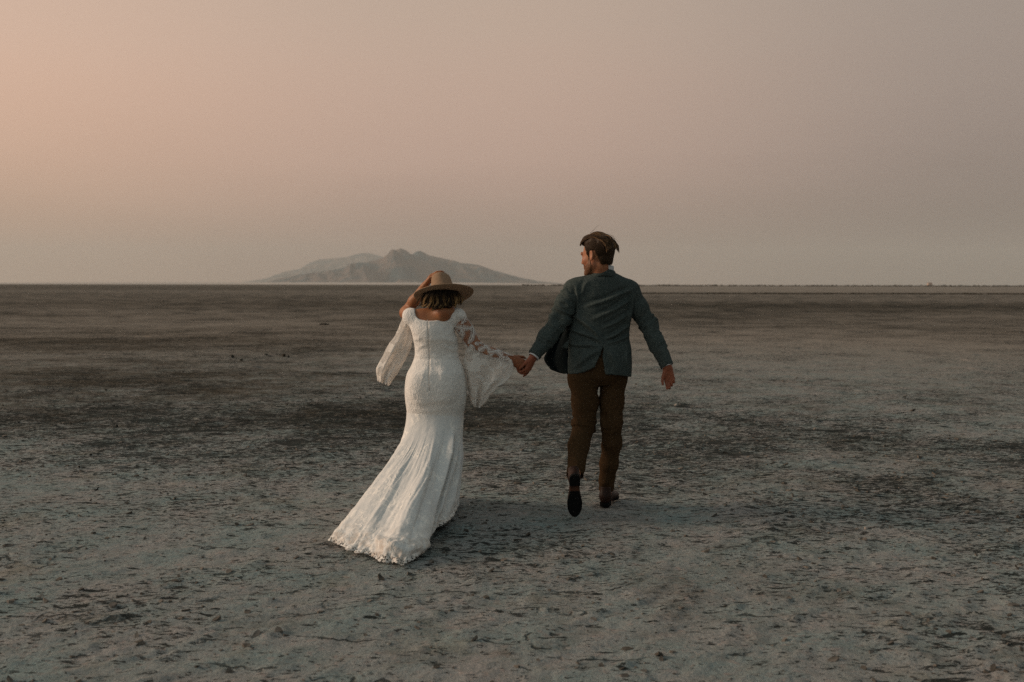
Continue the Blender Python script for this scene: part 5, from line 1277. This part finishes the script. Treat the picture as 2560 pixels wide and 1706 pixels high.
    o2 = mesh_obj('bell_cuff', V, F, SHEER, dress); attr(o2, 'hem', hem.ravel()); solidify(o2, 0.0012, 0.0)
right_sleeve()

def woman_hat():
    nv = 128; th = np.linspace(0, 2 * np.pi, nv, endpoint=False)
    tr = lambda V: (V.reshape(-1, 3) @ HATM.T) + hat_c
    # brim: radius, height with a gentle upturn at the edge and a wave along it
    rows = []; nr = 26
    for i in range(nr):
        t = i / (nr - 1); r = 0.088 + (0.194 - 0.088) * t
        ex = 1.0 - 0.10 * (1 - t); ey = 1.0 + 0.06 * (1 - t)
        z = 0.004 + 0.010 * t ** 2.2 + 0.007 * t * np.cos(2 * th) + 0.006 * t * np.cos(th - 0.6) + 0.003 * t * np.sin(3 * th)
        rows.append(np.stack([r * ex * np.cos(th), r * ey * np.sin(th), z], 1))
    hat = mesh_obj('hat', tr(np.array(rows)), grid_faces(nr, nv, True), FELT, woman); hat['label'] = 'tan felt hat with wide flat brim'
    sm = solidify(hat, 0.0045, 0.0)
    # crown: tapered, with a long dent along the top and pinched front
    rows = []; CH = 0.132; prof = [(0.000, 0.0885), (0.012, 0.0878), (0.04, 0.0845), (0.075, 0.079), (0.100, 0.0755), (0.117, 0.0725), (0.126, 0.068), (0.1305, 0.060), (0.132, 0.046), (0.130, 0.028), (0.128, 0.004)]
    prof = spline(np.array([[h, r, 0] for h, r in prof]), 44)
    for h, r, _ in prof:
        hh = h / CH; x = r * (0.95 - 0.10 * hh) * np.cos(th) - 0.014 * hh; y = r * 1.08 * np.sin(th)
        pinch = 0.012 * sstep(0.45, 1, hh) * (np.exp(-((th - 0.95) / 0.35) ** 2) + np.exp(-((th - 2.2) / 0.35) ** 2))
        x = x - pinch * np.sign(np.cos(th)); z = h + 0.010 * hh * np.sin(th) * -1
        z = z - 0.016 * sstep(0.75, 1.0, hh) * np.exp(-(x / 0.022) ** 2) * (r < 0.055)
        rows.append(np.stack([x, y, z + 0.003 + 0 * x], 1))
    cr = mesh_obj('crown', tr(np.array(rows)), grid_faces(len(prof), nv, True), FELT, hat); solidify(cr, 0.003, -1.0)
    rows = []
    for h, o_ in ((0.003, 0.0012), (0.008, 0.0022), (0.014, 0.0020), (0.020, 0.0012)):
        r = np.interp(h, [0, 0.01, 0.03], [0.0885, 0.088, 0.0855]) + o_; hh = h / CH
        rows.append(np.stack([r * (0.95 - 0.10 * hh) * np.cos(th) - 0.014 * hh, r * 1.08 * np.sin(th), h + 0.003 - 0.010 * hh * np.sin(th)], 1))
    solidify(mesh_obj('hat_band', tr(np.array(rows)), grid_faces(4, nv, True), FELT_D, hat), 0.0015, 1.0)
woman_hat()

def woman_hair():
    R, c = w_R, w_h; s = 0.96
    q = lambda f, l, u: c + s * (f * R[0] + l * R[1] + u * R[2])
    F = Field(c - 0.22, c + 0.2, 0.004)
    F.ell(q(-0.020, 0, 0.020), np.array([0.098, 0.080, 0.075]) * s, 0.0, R)
    F.ell(q(-0.050, 0.0, -0.020), np.array([0.055, 0.076, 0.048]) * s, 0.03, R)
    x, y, z = F.ax[0][:, None, None], F.ax[1][None, :, None], F.ax[2][None, None, :]
    d0 = ((x - c[0]) * R[0][0] + (y - c[1]) * R[0][1] + (z - c[2]) * R[0][2]) / s; d2 = ((x - c[0]) * R[2][0] + (y - c[1]) * R[2][1] + (z - c[2]) * R[2][2]) / s
    F.D = np.maximum(F.D, np.maximum((d0 - 0.03) * s, (d2 - 0.062) * s)).astype(np.float32)
    V, Fc = F.mesh(); N = vnormals(V, Fc)
    lf = np.stack([(V - c) @ R[i] for i in range(3)], 1); comb = noise3(lf[:, 1] / 0.008 + 2 * noise3(lf[:, 2] / 0.04, lf[:, 0] / 0.04, 0 * lf[:, 0], 5), lf[:, 0] / 0.05, lf[:, 2] / 0.05, 8)
    V = V + N * (0.003 * comb)[:, None]
    paths, rad = [], []
    # wavy locks: (x at the head, x and y of the tip in the hat close-up, curl)
    NL, NS = 78, 15
    for i in range(NL):
        x0 = rng.uniform(650, 1400); u = (x0 - 650) / 750
        xe = 455 + 925 * u + rng.normal(0, 40); ye = np.interp(xe, [420, 520, 640, 780, 960, 1060, 1200, 1400], [1015, 1075, 1105, 1140, 1110, 1045, 1060, 1065]) + rng.normal(0, 14) - 90 * rng.random() ** 2
        amp = rng.uniform(26, 62) * (1.25 if u > 0.5 else 1.0); fr = rng.uniform(4.6, 6.6); ph = 2.2 + u * 2.4 + rng.normal(0, 0.35); flip = rng.uniform(15, 60) * (1 if u > 0.55 else -1)
        Yb = 6.328 - 0.022 * rng.random()
        for k in range(NS):
            ox = rng.normal(0, 15); oy = rng.normal(0, 8); pts = []; a2 = amp * (1 + rng.normal(0, 0.08))
            for t in np.linspace(0, 1, 24):
                X = x0 * (1 - t) + xe * t + a2 * (math.sin(fr * t + ph) - math.sin(ph)) * t ** 0.7 + ox * (1 - 0.55 * t) + flip * max(0, t - 0.72) ** 1.3 * 4; Yp = 660 + (ye - 660) * (t - 0.10 * max(0, t - 0.75) ** 2 * 6) + oy
                edge = abs((X - 960) / 520); yy = Yb + 0.085 * min(edge, 1.05) ** 2 - 0.014 * math.sin(math.pi * t) + 0.012 * t + 0.013 * math.cos(fr * t + ph) * t
                pts.append(P(z5(X, Yp), yy))
            paths.append(np.array(pts)); rad.append(np.interp(np.linspace(0, 1, 24), [0, 0.7, 1], [0.0016, 0.0014, 0.0006]))
    V2, F2, i2, p2 = tubes(paths, rad, 4)
    lk = np.repeat(rng.random(NL), NS * 24 * 4); i2 = np.clip(0.65 * lk + 0.35 * i2, 0, 1)
    o = mesh_obj('hair', np.concatenate([V, V2]), np.concatenate([Fc, F2 + len(V)]), HAIR_W, woman)
    attr(o, 'strand', np.concatenate([np.clip(0.3 + 0.2 * comb, 0, 1), i2])); attr(o, 'along', np.concatenate([0 * comb, p2 ** 1.3]))
woman_hair()

def ring():
    fingers, d, n, sd_ = HER_HAND
    a0, a1 = fingers[1][0], fingers[1][1]; ax = unit(a1 - a0); c0 = a0 * 0.45 + a1 * 0.55; th = np.linspace(0, 2 * np.pi, 28, endpoint=False)
    a = unit(n - ax * np.dot(n, ax)); b = np.cross(ax, a)
    p = c0 + 0.0094 * (np.cos(th)[:, None] * a + np.sin(th)[:, None] * b); p = np.concatenate([p, p[:1]])
    V, F, a_, b_ = tubes([p], [0.0012], 6); r = mesh_obj('ring', V, F, SILVER, woman)
    k = c0 + a * 0.0115
    F = Field(k - 0.009, k + 0.009, 0.0008); F.ell(k, (0.0036, 0.0036, 0.0036), 0); V, Fc = F.mesh(); mesh_obj('gemstone', V, Fc, GLINT, r, smooth=False)
ring()
